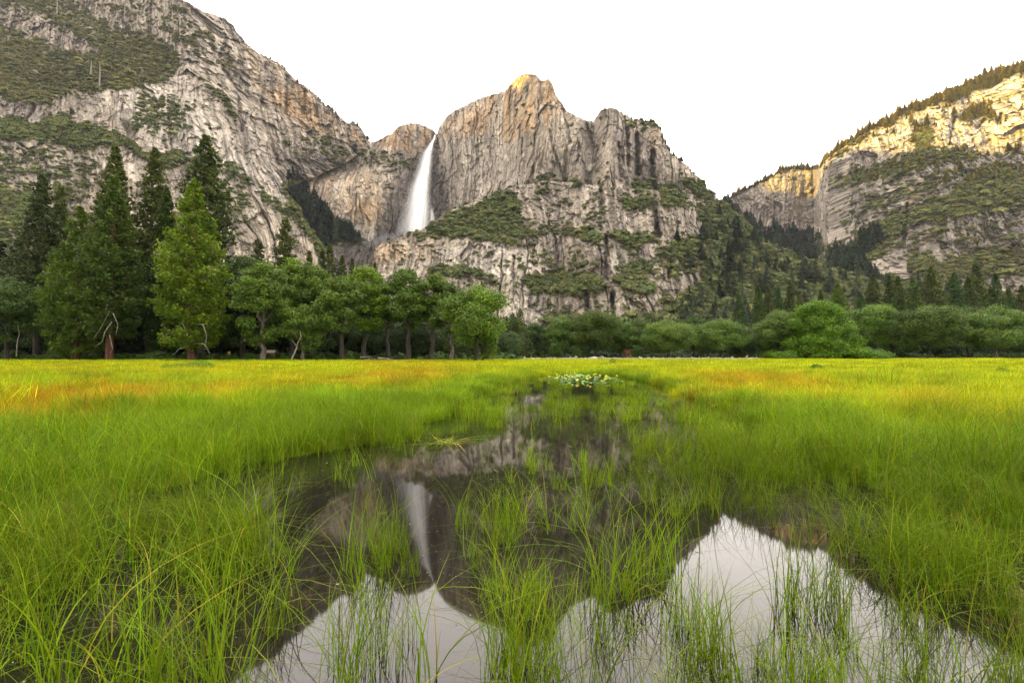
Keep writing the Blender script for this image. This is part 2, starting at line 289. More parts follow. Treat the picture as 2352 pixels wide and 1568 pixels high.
# ------------------------------------------------------------------ the mountain walls
ROCKL = np.array([.50,.435,.36]); ROCKD = np.array([.20,.172,.148]); ROCKP = np.array([.66,.61,.54]); ROCKO = np.array([.62,.36,.11]); ROCKG = np.array([.12,.105,.105]); SOIL = np.array([.13,.12,.055])
SHEETS = {}
def wall(name, top, bot, nx, ny, d0, tan_cliff, tan_veg, seed, jag=2.0, amp=1.0, shear=0.0, tone=1.0, hook=None, back=True, fac=1.0, fv=1.0):
    top = np.array(top, float); bot = np.array(bot, float)
    xs = np.linspace(top[0, 0], top[-1, 0], nx)
    yt = np.interp(xs, top[:, 0], top[:, 1]); yb = np.interp(xs, bot[:, 0], bot[:, 1])
    yt = yt + jag*(fbm(xs/9, xs*0, 4, seed+50, .65)-.5)*4
    t = np.linspace(0, 1, ny)[:, None]; x = np.broadcast_to(xs, (ny, nx)); y = yb + (yt-yb)*t
    a, c = ray(x, y)
    wx = x+(fbm(x/22, y/22, 3, seed+3)-.5)*22; wy = y+(fbm(x/22, y/22, 3, seed+4)-.5)*14
    veg = look(VEG, wx, wy)
    base = d0(xs)
    ledge = sm(.45, .8, fbm(x/40, y/22, 3, seed+9))
    tS = tan_cliff*(1-.45*ledge)+0*x; tS = tS*(1-veg)+tan_veg*veg
    tS = np.maximum(tS, c+.32)
    dc = np.diff(c, axis=0); ln = np.vstack([np.zeros((1, nx)), np.cumsum(dc/(tS[1:]-c[1:]), axis=0)])
    s = max(3, nx/60); r = int(3*s); k = np.exp(-np.arange(-r, r+1)**2/(2*s*s)); k /= k.sum()
    p = np.pad(ln, ((0, 0), (r, r)), mode='edge'); ln = sum(k[i]*p[:, i:i+nx] for i in range(2*r+1))
    d = base[None, :]*np.exp(ln)
    if hook is not None: d = hook(x, y, d)
    X = a*d; Z = c*d
    U = X+shear*Z+(fbm(X/120, Z/160, 3, seed+5)-.5)*50
    bare = 1-.6*veg
    D = (ridge(U/150, Z/420, 2, seed+10)-.5)*55*amp
    D += (ridge(U/48, Z/190/fv, 3, seed+11)-.5)*24*amp*bare
    D += (ridge(U/17, Z/70, 3, seed+12)-.5)*8*amp*bare
    wu = (fbm(U/20, Z/20, 3, seed+16)-.5)*1.2; wv = (fbm(U/20, Z/20, 3, seed+17)-.5)*1.2
    h1, k1 = facets(U/34+wu, Z/62/fv+wv, seed+60); h2, k2 = facets(U/12+wu*2, Z/21/fv+wv*2, seed+70); h3, k3 = facets(U/5, Z/8/fv, seed+80)
    D += (h1*15+h2*7+h3*3.2)*amp*bare*fac
    jn = ridge(U/26+wu*.3, Z/650, 2, seed+90, .4); jk = sm(.90, .97, jn)*sm(.4, .6, fbm(U/90, Z/120, 2, seed+91)); D += jk*9*bare
    h4, k4 = facets(U/7+wu*.5, Z/75+wv, seed+92); D += h4*5.5*amp*bare
    D += (fbm(U/4, Z/4/fv, 3, seed+14, .6)-.5)*4.5*amp*(.5+.5*fac)
    g = look(GROOVE, x+(fbm(x/9, y/9, 2, seed+6)-.5)*5, y); D += g*34
    d = d - D*(-1) if False else d + D
    X = a*d; Z = c*d
    # colour of the rock itself
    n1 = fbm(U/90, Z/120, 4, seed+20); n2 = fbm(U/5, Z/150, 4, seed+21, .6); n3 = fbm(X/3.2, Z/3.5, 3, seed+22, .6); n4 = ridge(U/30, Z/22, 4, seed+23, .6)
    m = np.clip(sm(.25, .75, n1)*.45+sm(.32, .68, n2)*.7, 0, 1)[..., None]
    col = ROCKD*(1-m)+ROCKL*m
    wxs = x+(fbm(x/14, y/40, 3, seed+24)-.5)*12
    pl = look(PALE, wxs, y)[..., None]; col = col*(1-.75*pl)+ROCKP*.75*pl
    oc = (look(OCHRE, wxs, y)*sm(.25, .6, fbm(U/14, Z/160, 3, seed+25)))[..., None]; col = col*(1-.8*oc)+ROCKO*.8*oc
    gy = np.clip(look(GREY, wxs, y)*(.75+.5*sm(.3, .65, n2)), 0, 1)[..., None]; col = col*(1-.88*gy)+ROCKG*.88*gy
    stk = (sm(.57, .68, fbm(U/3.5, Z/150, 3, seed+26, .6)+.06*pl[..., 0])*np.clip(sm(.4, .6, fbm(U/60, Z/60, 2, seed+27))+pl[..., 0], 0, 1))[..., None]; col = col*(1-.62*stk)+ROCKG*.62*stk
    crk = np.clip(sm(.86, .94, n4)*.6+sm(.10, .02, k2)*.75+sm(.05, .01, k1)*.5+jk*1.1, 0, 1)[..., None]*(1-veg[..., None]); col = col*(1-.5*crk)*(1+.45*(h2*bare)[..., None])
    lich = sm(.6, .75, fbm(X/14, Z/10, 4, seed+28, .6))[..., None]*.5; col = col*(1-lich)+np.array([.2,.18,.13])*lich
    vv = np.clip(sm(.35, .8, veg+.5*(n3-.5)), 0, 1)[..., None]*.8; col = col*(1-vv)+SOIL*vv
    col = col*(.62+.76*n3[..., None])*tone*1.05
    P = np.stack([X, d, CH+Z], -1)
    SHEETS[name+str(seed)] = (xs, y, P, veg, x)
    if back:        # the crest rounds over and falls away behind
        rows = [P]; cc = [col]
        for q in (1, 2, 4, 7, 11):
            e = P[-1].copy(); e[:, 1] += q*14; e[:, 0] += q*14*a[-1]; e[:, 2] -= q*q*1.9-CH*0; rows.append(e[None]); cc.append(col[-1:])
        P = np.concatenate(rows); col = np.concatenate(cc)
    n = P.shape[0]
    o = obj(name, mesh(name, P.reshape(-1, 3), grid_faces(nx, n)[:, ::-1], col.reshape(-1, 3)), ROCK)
    tag(o, kind='structure')
    return xs, P[ny-1, :, 1], o

# lower cliffs and the wooded slope (nearest of the centre)
C_top = [(780,640),(820,622),(850,600),(858,574),(869,566),(880,555),(925,538),(976,524),(993,513),(1027,484),(1066,473),(1108,459),(1136,451),(1176,431),(1250,415),(1330,420),(1400,430),(1500,436),(1560,445),(1600,458),(1650,487),(1700,522),(1760,556),(1850,592),(1960,630),(2060,662),(2200,690),(2450,705),(2700,720)]
C_bot = [(780,830),(2700,830)]
xsC, dC, _ = wall('lower_cliffs', C_top, C_bot, 1250, 430, lambda x: np.interp(x, [780,1000,1250,1550,1800,2700], [640,640,600,560,620,640]), 2.1, .80, 100, jag=1.2, amp=.85)
# wall with the falls and the summit
B_top = [(560,440),(640,400),(712,396),(745,389),(782,372),(802,361),(833,338),(850,327),(863,324),(900,307),(911,292),(939,283),(953,282),(973,288),(998,300),(1003,308),(1008,292),(1027,268),(1049,251),(1094,229),(1142,214),(1159,209),(1176,187),(1193,175),(1207,170),(1229,170),(1243,186),(1260,181),(1269,192),(1277,217),(1291,237),(1303,257),(1317,262),(1339,274),(1362,280),(1373,265),(1381,252),(1401,247),(1418,251),(1429,262),(1457,274),(1491,279),(1513,290),(1520,302),(1530,333),(1544,355),(1564,369),(1587,392),(1603,408),(1626,434),(1648,456),(1700,500),(1760,560)]
B_bot = [(560,640),(760,660),(870,620),(930,570),(1000,540),(1176,470),(1400,470),(1600,490),(1700,540),(1760,590)]
gap = lambda x: np.interp(x, [560,700,900,1030,1150,1260,1400,1600,1760], [300,330,400,430,280,40,0,0,0])
dCi = lambda x: np.interp(x, xsC, dC)
def base_B(x):
    b = dCi(x)
    b = np.where(x < 900, np.interp(x, [560,900], [900, 1]) * 0 + dCi(900.0), b)
    k = np.exp(-np.arange(-40, 41)**2/800.); k /= k.sum(); b = np.convolve(np.pad(b, 40, mode='edge'), k, 'valid')
    return b+gap(x)+5
def hook_B(x, y, d):      # the summit buttress leans out of the wall, the falls stand in an alcove
    d = d-60*np.exp(-((x-1215)/70.)**2)*sm(430, 250, y)
    d = d+55*np.exp(-((x-985)/38.)**2)
    d = d+45*np.exp(-((x-1362)/22.)**2)
    d = d-45*np.exp(-((x-790)/90.)**2)*sm(380, 430, y)
    return d
xsB, dB, _ = wall('falls_cliff', B_top, B_bot, 1150, 560, base_B, 4.2, 1.7, 200, jag=1.6, amp=1.0, hook=hook_B, fac=.62, fv=2.2)
# massif on the left
A_top = [(-900,-420),(-500,-330),(-150,-230),(150,-120),(340,-40),(422,0),(472,28),(515,42),(537,59),(543,73),(557,87),(565,101),(588,118),(641,147),(681,184),(723,214),(745,240),(785,271),(796,281),(813,281),(827,290),(841,313),(851,330)]
A_bot = [(-900,420),(0,420),(430,330),(560,400),(650,436),(712,412),(745,397),(800,370),(851,338)]
def surf_Y(key, x, y):
    xs, yy, P, veg, _ = SHEETS[key]; i = int(np.clip(np.searchsorted(xs, x), 0, len(xs)-1)); j = int(np.argmin(np.abs(yy[:, i]-y))); return float(P[j, i, 1])
_kx = [-900,0,430,644,712,745,782,820,851]; _kd = [640,800,930]+[surf_Y('falls_cliff200', q, w)-25 for q, w in ((646,425),(712,404),(745,393),(782,376),(820,352),(849,332))]
xsA, dA, _ = wall('left_massif', A_top, A_bot, 1250, 560, lambda x: np.interp(x, _kx, _kd), 3.4, 1.05, 300, jag=1.8, amp=1.15, shear=.35)
S_top = [(-900,190),(-300,215),(0,228),(93,240),(157,212),(197,222),(239,207),(300,201),(345,196),(380,180),(430,174),(475,186),(515,215),(548,262),(588,333),(644,417),(700,504),(743,566),(770,620),(800,680),(830,720)]
S_bot = [(-900,830),(830,830)]
wall('left_buttress', S_top, S_bot, 1200, 560, lambda x: np.interp(x, [-900,0,400,830], [380,470,520,600]), 2.6, .95, 400, jag=1.2, amp=.7, shear=.45, fac=.7, fv=1.3)
# right hand walls
D_top = [(1560,470),(1640,462),(1677,454),(1696,443),(1724,429),(1764,409),(1792,392),(1826,383),(1860,386),(1885,383),(1896,364),(1921,344),(1944,330),(1978,307),(2017,286),(2059,266),(2082,250),(2115,242),(2158,222),(2186,211),(2214,200),(2256,180),(2284,170),(2326,157),(2352,152),(2500,110),(2700,60),(3000,0),(3250,-40)]
D_bot = [(1560,720),(3250,800)]
def hook_D(x, y, d):
    return d+240*sm(1905, 1862, x)-60*np.exp(-((x-2150)/120.)**2)
wall('right_ridge', D_top, D_bot, 1350, 520, lambda x: np.interp(x, [1560,1850,1950,2352,3250], [1050,1000,860,700,560]), 2.5, 1.25, 500, jag=1.4, amp=.95, shear=-.35, tone=.92, hook=hook_D)

# unseen ridge added beyond the left edge, crest shaped to shade the valley
def west_blocker():
    nu, nv = 260, 60
    Y = np.linspace(-3200, 2250, nu); h = np.linspace(0, 1, nv)
    YY, H = np.meshgrid(Y, h)
    crest = np.interp(YY, [-3200,-1200,-400,-100,80,200,330,420,700,1000,1400,1800,2250], [860,860,868,885,965,960,925,980,1120,1300,1500,1560,1560])+(fbm(YY/160, YY*0, 4, 77)-.5)*50
    X = -1150-650*H+(fbm(YY/200, H*3, 4, 78)-.5)*160; Z = crest*H**.9
    n = fbm(YY/60, H*9, 4, 79)[..., None]; col = (ROCKD*(1-n)+ROCKL*n)
    o = obj('west_sun_blocker', mesh('west_sun_blocker', np.stack([X, YY, Z], -1).reshape(-1, 3), grid_faces(nu, nv), col.reshape(-1, 3)), ROCK)
    tag(o, kind='structure')
WEST_H = 1120
west_blocker()
# ------------------------------------------------------------------ scattered growth (instances)
def leaf_quads(C, size, rngl, up=0.0, aspect=1.6, N=None):
    """one small leafy face round each centre; returns verts, faces"""
    n = len(C); nrm = rngl.normal(size=(n, 3)); nrm[:, 2] = np.abs(nrm[:, 2])+up; nrm = nrm if N is None else N+nrm*.55; nrm /= np.linalg.norm(nrm, axis=1)[:, None]
    t = np.cross(nrm, rngl.normal(size=(n, 3))); t /= np.linalg.norm(t, axis=1)[:, None]; b = np.cross(nrm, t)
    s = (np.asarray(size)*np.ones(n)*rngl.uniform(.6, 1.35, n))[:, None]
    V = np.stack([C-t*s*aspect*.5, C-b*s*.5+t*s*.1, C+t*s*aspect*.5, C+b*s*.5-t*s*.1], 1).reshape(-1, 3)
    return V, np.arange(4*n).reshape(n, 4)
def var_collection(name, meshes, mat):
    col = bpy.data.collections.new(name)
    for i, me in enumerate(meshes):
        me.materials.append(mat); o = bpy.data.objects.new('%s_%02d' % (name, i), me); col.objects.link(o)
    return col
def scatter(name, P, rot, scl, vi, tint, col, label, cat, group=None):
    me = bpy.data.meshes.new(name); n = len(P); me.vertices.add(n); me.vertices.foreach_set('co', np.asarray(P, np.float32).ravel())
    a = me.attributes.new('rot', 'FLOAT_VECTOR', 'POINT'); a.data.foreach_set('vector', np.asarray(rot, np.float32).ravel())
    a = me.attributes.new('scl', 'FLOAT_VECTOR', 'POINT'); a.data.foreach_set('vector', np.asarray(scl, np.float32).ravel())
    a = me.attributes.new('vi', 'INT', 'POINT'); a.data.foreach_set('value', np.asarray(vi, np.int32))
    a = me.attributes.new('itint', 'FLOAT_COLOR', 'POINT'); c = np.ones((n, 4), np.float32); c[:, :3] = tint; a.data.foreach_set('color', c.ravel())
    o = bpy.data.objects.new(name, me); scene.collection.objects.link(o)
    ng = bpy.data.node_groups.new(name, 'GeometryNodeTree')
    ng.interface.new_socket('Geometry', in_out='INPUT', socket_type='NodeSocketGeometry'); ng.interface.new_socket('Geometry', in_out='OUTPUT', socket_type='NodeSocketGeometry')
    N = ng.nodes; gi = N.new('NodeGroupInput'); go = N.new('NodeGroupOutput'); ip = N.new('GeometryNodeInstanceOnPoints'); ci = N.new('GeometryNodeCollectionInfo')
    ci.inputs['Collection'].default_value = col; ci.inputs['Separate Children'].default_value = True; ci.inputs['Reset Children'].default_value = True
    def att(nm, ty):
        q = N.new('GeometryNodeInputNamedAttribute'); q.data_type = ty; q.inputs['Name'].default_value = nm; return q.outputs['Attribute']
    L = ng.links.new
    L(gi.outputs[0], ip.inputs['Points']); L(ci.outputs[0], ip.inputs['Instance']); ip.inputs['Pick Instance'].default_value = True
    L(att('vi', 'INT'), ip.inputs['Instance Index']); L(att('rot', 'FLOAT_VECTOR'), ip.inputs['Rotation']); L(att('scl', 'FLOAT_VECTOR'), ip.inputs['Scale'])
    L(ip.outputs[0], go.inputs[0])
    md = o.modifiers.new('scatter', 'NODES'); md.node_group = ng
    return tag(o, label, cat, group, 'stuff')

def bush_mesh(seed):
    g = np.random.default_rng(seed); n = 230
    v = g.normal(size=(n, 3)); v /= np.linalg.norm(v, axis=1)[:, None]; v[:, 2] = np.abs(v[:, 2])*1.0-.15
    lump = g.normal(size=(6, 3)); lump /= np.linalg.norm(lump, axis=1)[:, None]
    r = .38+.22*np.clip((v@lump.T).max(1), 0, 1)**6+g.uniform(-.06, .03, n)
    C = v*r[:, None]; C[:, 2] = C[:, 2]*1.0+.12
    V, Fc = leaf_quads(C, .17, g, aspect=1.15, N=v*1.0)
    c = np.repeat(g.uniform(.7, 1.3, n), 4)[:, None]*np.ones(3)
    return mesh('bush', V, Fc, c)
def fir_mesh(seed, w=.17, n=260):
    g = np.random.default_rng(seed); z = g.uniform(0, 1, n)**1.25; ph = g.uniform(0, 6.283, n); rr = w*(1-z)**.8*g.uniform(.45, 1.08, n)*(1+.25*np.sin(z*60))+.006
    C = np.stack([rr*np.cos(ph), rr*np.sin(ph), .06+.94*z], 1)
    out = np.stack([np.cos(ph), np.sin(ph), -.45+0*z], 1); s = (.045+.075*(1-z))[:, None]
    side = np.stack([-np.sin(ph), np.cos(ph), 0*z], 1)*s*.6
    V = np.stack([C-out*s, C+side, C+out*s, C-side], 1).reshape(-1, 3)
    Fc = np.arange(4*n).reshape(n, 4)
    tv = []; tf = []
    for i in range(5): tv.append([.012*math.cos(i*1.2566), .012*math.sin(i*1.2566), 0])
    V = np.vstack([V, tv, [[0, 0, .9]]*5]); b = 4*n
    Fc = np.vstack([Fc, [[b+i, b+(i+1) % 5, b+5+(i+1) % 5, b+5+i] for i in range(5)]])
    c = np.vstack([np.repeat(g.uniform(.7, 1.25, n), 4)[:, None]*np.ones(3), np.ones((10, 3))*.6])
    return mesh('fir', V, Fc, c)
BUSH = var_collection('bush_kind', [bush_mesh(i) for i in range(8)], SHRUB)
FIR = var_collection('fir_kind', [fir_mesh(50+i, .13+.02*i) for i in range(5)], SHRUB)

def pick_points(key, n, wfun, g):
    xs, y, P, veg, x = SHEETS[key]
    ny, nx = veg.shape
    dy = np.abs(np.gradient(y, axis=0)); w = np.clip(wfun(x, y, veg), 0, None)*dy
    vis = (x > -250) & (x < 2600) & (y > -120); w = w*vis
    cw = np.cumsum(w.ravel()); idx = np.searchsorted(cw, g.uniform(0, cw[-1], n)); idx = np.clip(idx, 0, w.size-1)
    j, i = np.divmod(idx, nx); i = np.clip(i, 0, nx-2); j = np.clip(j, 0, ny-2); u = g.uniform(size=(n, 1)); v = g.uniform(size=(n, 1))
    p = P[j, i]*(1-u)*(1-v)+P[j, i+1]*u*(1-v)+P[j+1, i]*(1-u)*v+P[j+1, i+1]*u*v
    return p, x[j, i], y[j, i]
def wall_bushes(name, key, n, wf, size, tints, label, seed, col=BUSH, sink=.12, hz=1.0):
    g = np.random.default_rng(seed); p, x, y = pick_points(key, n, wf, g); n = len(p)
    s = size*g.lognormal(0, .35, n); scl = np.stack([s*g.uniform(.9, 1.3, n), s*g.uniform(.9, 1.3, n), s*g.uniform(.75, 1.1, n)*hz], 1)
    p = p.copy(); p[:, 2] -= s*sink; p[:, 1] -= s*.3
    rot = np.zeros((n, 3)); rot[:, 2] = g.uniform(0, 6.283, n); rot[:, :2] = g.normal(0, .08, (n, 2))
    t = np.array(tints); k = g.integers(0, len(t), n); m = fbm(x/30, y/18, 3, seed)[:, None]
    tint = t[k]*(.65+.7*m)*g.uniform(.75, 1.3, (n, 1))
    nv = len(col.objects)
    return scatter(name, p, rot, scl, g.integers(0, nv, n), tint, col, label, 'trees and scrub')
OAKT = [(.12,.145,.04), (.14,.155,.045), (.09,.12,.035), (.16,.165,.055), (.11,.15,.045)]
DARKT = [(.06,.09,.04), (.075,.105,.04), (.05,.08,.038)]
clump = lambda x, y, v, s: v**1.3*sm(.34, .6, fbm(x/16, y/10, 3, s)+.35*v)
wall_bushes('cliff_scrub', 'lower_cliffs100', 17500, lambda x, y, v: clump(x, y, v, 1)*(1-.7*sm(1560, 1500, x)*sm(.8, .5, v)), 6.8, OAKT, 'dense green scrub oak covering the ledges and talus of the lower cliffs', 11)
wall_bushes('cliff_scrub', 'falls_cliff200', 5200, lambda x, y, v: clump(x, y, v, 2)*sm(1160, 1250, x)+v*.35, 6.5, OAKT, 'small bushes dotted over the summit cliff beside the waterfall', 12)
wall_bushes('cliff_scrub', 'left_massif300', 9000, lambda x, y, v: clump(x, y, v, 3), 7.5, [(.15,.15,.035), (.13,.135,.035), (.165,.15,.035), (.10,.115,.03)], 'olive green brush slope high on the left mountain', 13)
wall_bushes('cliff_scrub', 'left_buttress400', 7000, lambda x, y, v: clump(x, y, v, 4), 5, OAKT, 'dark bushes along the ledges of the pale left cliff', 14)
wall_bushes('cliff_scrub', 'right_ridge500', 15000, lambda x, y, v: clump(x, y, v, 5)*sm(1870, 1930, x)*(1-.6*sm(.92, .65, v))*sm(300, 330, y+40*(v > .85)), 6.6, [(.12,.14,.03), (.14,.15,.034), (.10,.12,.03), (.155,.15,.04)], 'green and yellow brush climbing the right mountain side', 15)
for key_, n_, s_ in (('lower_cliffs100', 2600, 3.6), ('left_buttress400', 1300, 3.0), ('right_ridge500', 2200, 3.8), ('left_massif300', 700, 4.5), ('falls_cliff200', 500, 4)):
    wall_bushes('cliff_shrubs', key_, n_, lambda x, y, v: .25*sm(.45, .7, fbm(x/20, y/16, 3, 44))*(.15+v)+.01, s_, OAKT, 'tiny shrubs rooted in cracks of '+{'lower_cliffs100': 'the lower central cliffs', 'left_buttress400': 'the pale left buttress', 'right_ridge500': 'the right mountain side', 'left_massif300': 'the high left mountain', 'falls_cliff200': 'the waterfall cliff'}[key_], 45)
# conifers in the ravines and along the rims
wall_bushes('ravine_forest', 'falls_cliff200', 1500, lambda x, y, v: sm(.6, .9, v)*sm(900, 860, x)*(y > 405), 20, DARKT, 'dark conifers filling the ravine left of the waterfall', 16, FIR, .03)
wall_bushes('ravine_forest', 'right_ridge500', 2300, lambda x, y, v: sm(.7, .9, v)*sm(2030, 1950, x)*(y > 455), 22, DARKT, 'blue green conifer forest in the side valley below the dark crack', 17, FIR, .03)
wall_bushes('slope_conifers', 'lower_cliffs100', 500, lambda x, y, v: v*sm(1500, 1700, x), 18, DARKT, 'single conifers standing up out of the scrub on the wooded slope', 18, FIR, .03)
wall_bushes('ridge_conifers', 'right_ridge500', 1500, lambda x, y, v: sm(.7, 1, v)*(y < 300)+.10*v*(y < 420), 11, [(.34,.29,.02), (.26,.24,.02), (.38,.31,.02)], 'sunlit conifers along the crest of the right ridge', 19, FIR, .03)  # tints yellower than real needles: low sunlight put into the colour
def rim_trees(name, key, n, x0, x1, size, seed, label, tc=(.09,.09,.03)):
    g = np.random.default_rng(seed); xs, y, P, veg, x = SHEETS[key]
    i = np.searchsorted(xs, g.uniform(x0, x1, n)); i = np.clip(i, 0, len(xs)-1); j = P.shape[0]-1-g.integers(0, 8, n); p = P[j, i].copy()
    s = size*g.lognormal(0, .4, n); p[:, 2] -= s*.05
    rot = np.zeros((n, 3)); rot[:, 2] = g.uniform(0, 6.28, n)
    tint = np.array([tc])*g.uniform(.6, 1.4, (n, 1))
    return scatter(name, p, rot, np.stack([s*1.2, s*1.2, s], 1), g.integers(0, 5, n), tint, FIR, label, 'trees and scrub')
rim_trees('rim_trees', 'left_massif300', 90, 560, 850, 6, 31, 'tiny trees along the skyline of the left mountain')
rim_trees('rim_trees', 'falls_cliff200', 130, 1425, 1650, 5, 32, 'tiny trees along the right shoulder of the summit')
rim_trees('rim_trees', 'right_ridge500', 300, 1660, 1900, 11, 33, 'thin line of trees on the rim above the dark crack', (.28,.24,.025))  # yellow foliage tint carries painted evening sun
rim_trees('rim_trees', 'right_ridge500', 900, 1885, 2500, 11, 34, 'row of gold lit trees on the crest of the right ridge', (.42,.34,.02))  # gold of the sun painted into the foliage tint

# ------------------------------------------------------------------ meadow, pond
def poly_ground(pts, z=0.0):
    return [tuple(float(q) for q in on_ground(px, py, z)) for px, py in pts]
POND_PIC = [(-700,1330),(0,1215),(200,1175),(400,1125),(560,1062),(700,1045),(850,1015),(950,985),(1020,945),(1090,905),(1160,882),(1225,864),(1330,856),(1430,862),(1520,885),(1600,912),(1700,950),(1800,1000),(1950,1070),(2100,1150),(2300,1240),(2600,1370),(3400,1480)]
POND = poly_ground(POND_PIC)+[(9, -3), (-9, -3)]
def pond_dist(X, Y):
    """signed distance to the pond edge, positive inside"""
    d = np.full(np.shape(X), 1e9)
    for (x1, y1), (x2, y2) in zip(POND, POND[1:]+POND[:1]):
        L = (x2-x1)**2+(y2-y1)**2+1e-9; t = np.clip(((X-x1)*(x2-x1)+(Y-y1)*(y2-y1))/L, 0, 1)
        d = np.minimum(d, np.hypot(X-x1-t*(x2-x1), Y-y1-t*(y2-y1)))
    return np.where(inpoly(X, Y, POND), d, -d)
def ground_z(X, Y):
    far = .36*sm(22, 95, Y)+.025*np.clip(Y-260, 0, None)
    s = pond_dist(X, Y)+(fbm(X/1.3, Y/1.3, 3, 900)-.5)*.9
    n = (fbm(X/2.5, Y/2.5, 3, 901)-.5)*.06
    return np.where(s > 0, -.28*sm(0, .8, s), .035*sm(0, .5, -s))+far*sm(0, 6, -s)+n*sm(0, 1, -s)
def build_ground():
    nu = 420; r = np.concatenate([np.linspace(-4, 12, 220), 12*np.exp(np.linspace(0, math.log(3200/12), 260))[1:]])
    u = np.linspace(-1, 1, nu); Y = r[:, None]+0*u[None]; half = 7+np.clip(r, 0, None)*1.75
    X = half[:, None]*u[None]
    Z = ground_z(X, Y)
    m, nt, b, out = newmat('meadow_soil')
    geo = nt.nodes.new('ShaderNodeNewGeometry'); nz = nt.nodes.new('ShaderNodeTexNoise'); nz.inputs['Scale'].default_value = .35; nz.inputs['Detail'].default_value = 8
    cr = nt.nodes.new('ShaderNodeValToRGB'); cr.color_ramp.elements[0].position = .3; cr.color_ramp.elements[1].position = .7
    cr.color_ramp.elements[0].color = (.10,.13,.02,1); cr.color_ramp.elements[1].color = (.20,.21,.03,1)
    sep = nt.nodes.new('ShaderNodeSeparateXYZ'); mr = nt.nodes.new('ShaderNodeMapRange'); mr.inputs[1].default_value = -.06; mr.inputs[2].default_value = .03
    mx = nt.nodes.new('ShaderNodeMix'); mx.data_type = 'RGBA'; mx.inputs[6].default_value = (.012,.010,.006,1)
    L = nt.links.new; L(geo.outputs['Position'], nz.inputs['Vector']); L(nz.outputs[0], cr.inputs[0]); L(geo.outputs['Position'], sep.inputs[0]); L(sep.outputs[2], mr.inputs[0])
    L(mr.outputs[0], mx.inputs[0]); L(cr.outputs[0], mx.inputs[7]); L(mx.outputs[2], b.inputs['Base Color']); b.inputs['Roughness'].default_value = 1; b.inputs['Specular IOR Level'].default_value = 0
    o = obj('meadow_ground', mesh('meadow_ground', np.stack([X, Y, Z], -1).reshape(-1, 3), grid_faces(nu, len(r)), None, True), m); tag(o, kind='structure')
build_ground()
def build_water():
    m, nt, b, out = newmat('pond_water')
    b.inputs['Base Color'].default_value = (.010, .009, .006, 1); b.inputs['Roughness'].default_value = .035; b.inputs['IOR'].default_value = 1.48
    b.inputs['Specular Tint'].default_value = (.95,.9,.93,1)
    geo = nt.nodes.new('ShaderNodeNewGeometry'); nz = nt.nodes.new('ShaderNodeTexNoise'); nz.inputs['Scale'].default_value = 1.1; nz.inputs['Detail'].default_value = 2
    bp = nt.nodes.new('ShaderNodeBump'); bp.inputs['Distance'].default_value = .002; bp.inputs['Strength'].default_value = .5
    nt.links.new(geo.outputs['Position'], nz.inputs['Vector']); nt.links.new(nz.outputs[0], bp.inputs['Height']); nt.links.new(bp.outputs[0], b.inputs['Normal'])
    V = [(-12,-4,0), (12,-4,0), (14,46,0), (-12,46,0)]
    o = obj('pond_water', mesh('pond_water', V, [[0,1,2,3]]), m); tag(o, kind='structure')
build_water()

# ------------------------------------------------------------------ grass
def tuft(seed, n, rad, h0, h1, wid, segs, lean, bend):
    g = np.random.default_rng(seed)
    a = g.uniform(0, 6.283, n); r = rad*np.sqrt(g.uniform(0, 1, n)); bx = r*np.cos(a); by = r*np.sin(a)
    h = g.uniform(h0, h1, n)*g.uniform(.8, 1.1, n); ld = g.uniform(0, 6.283, n); ln = np.abs(g.normal(0, lean, n)); bd = np.abs(g.normal(0, bend, n))+.05
    brk = g.uniform(size=n) < .06; bd = np.where(brk, bd*2.6, bd)
    sd = ld+g.normal(0, .5, n)+1.57; w = wid*g.uniform(.6, 1.3, n)
    Vs = []; Cs = []; base = g.lognormal(0, .33, n); dry = g.uniform(size=n) < .07
    cb = np.where(dry[:, None], np.array([2.2, 1.25, 6.0]), np.array([1., 1, 1]))*base[:, None]*np.stack([g.uniform(.85, 1.2, n), np.ones(n), g.uniform(.7, 1.4, n)], 1)
    for k in range(segs+1):
        t = k/segs
        off = h*(ln*t+bd*t**2.4); z = h*(t-.38*bd*t**3-.12*ln*t*t); cx = bx+off*np.cos(ld); cy = by+off*np.sin(ld)
        ww = w*(1-t**2.2)*.5+wid*.06; 
        Vs.append(np.stack([cx-ww*np.cos(sd), cy-ww*np.sin(sd), z], 1)); Vs.append(np.stack([cx+ww*np.cos(sd), cy+ww*np.sin(sd), z], 1))
        q = cb*np.array([.9+.2*t, .92+.1*t, .9+.2*t]); Cs += [q, q]
    V = np.stack(Vs, 1).reshape(-1, 3); C = np.stack(Cs, 1).reshape(-1, 3); m = 2*(segs+1)
    f = np.concatenate([np.arange(n)[:, None]*m+np.array([2*k, 2*k+1, 2*k+3, 2*k+2])[None] for k in range(segs)])
    return mesh('tuft', V, f, C)
def seedy(me, mul):
    a = me.attributes['tint']; n = len(me.vertices); b = np.zeros(n*4, np.float32); a.data.foreach_get('color', b); b = b.reshape(-1, 4); b[:, :3] *= np.array(mul); a.data.foreach_set('color', b.ravel()); return me
NEARG = var_collection('near_grass_kind', [seedy(tuft(190+i, 7, .09, .45, .8, .0045, 6, .3, .8), (1.4, 1.15, 5)) for i in range(2)]+[tuft(200+i, 24, .09+.02*(i%3), .36, .74, .0050, 6, .17, .22+.05*(i%4)) for i in range(8)]+[tuft(220+i, 14, .07, .4, .8, .006, 7, .3, .7) for i in range(4)], GRASS)
STEMG = var_collection('stem_grass_kind', [tuft(240+i, 7, .09, .3, .7, .0048, 6, .16, .3) for i in range(5)]+[tuft(250+i, 4, .08, .35, .75, .005, 8, .4, .9) for i in range(3)], GRASS)
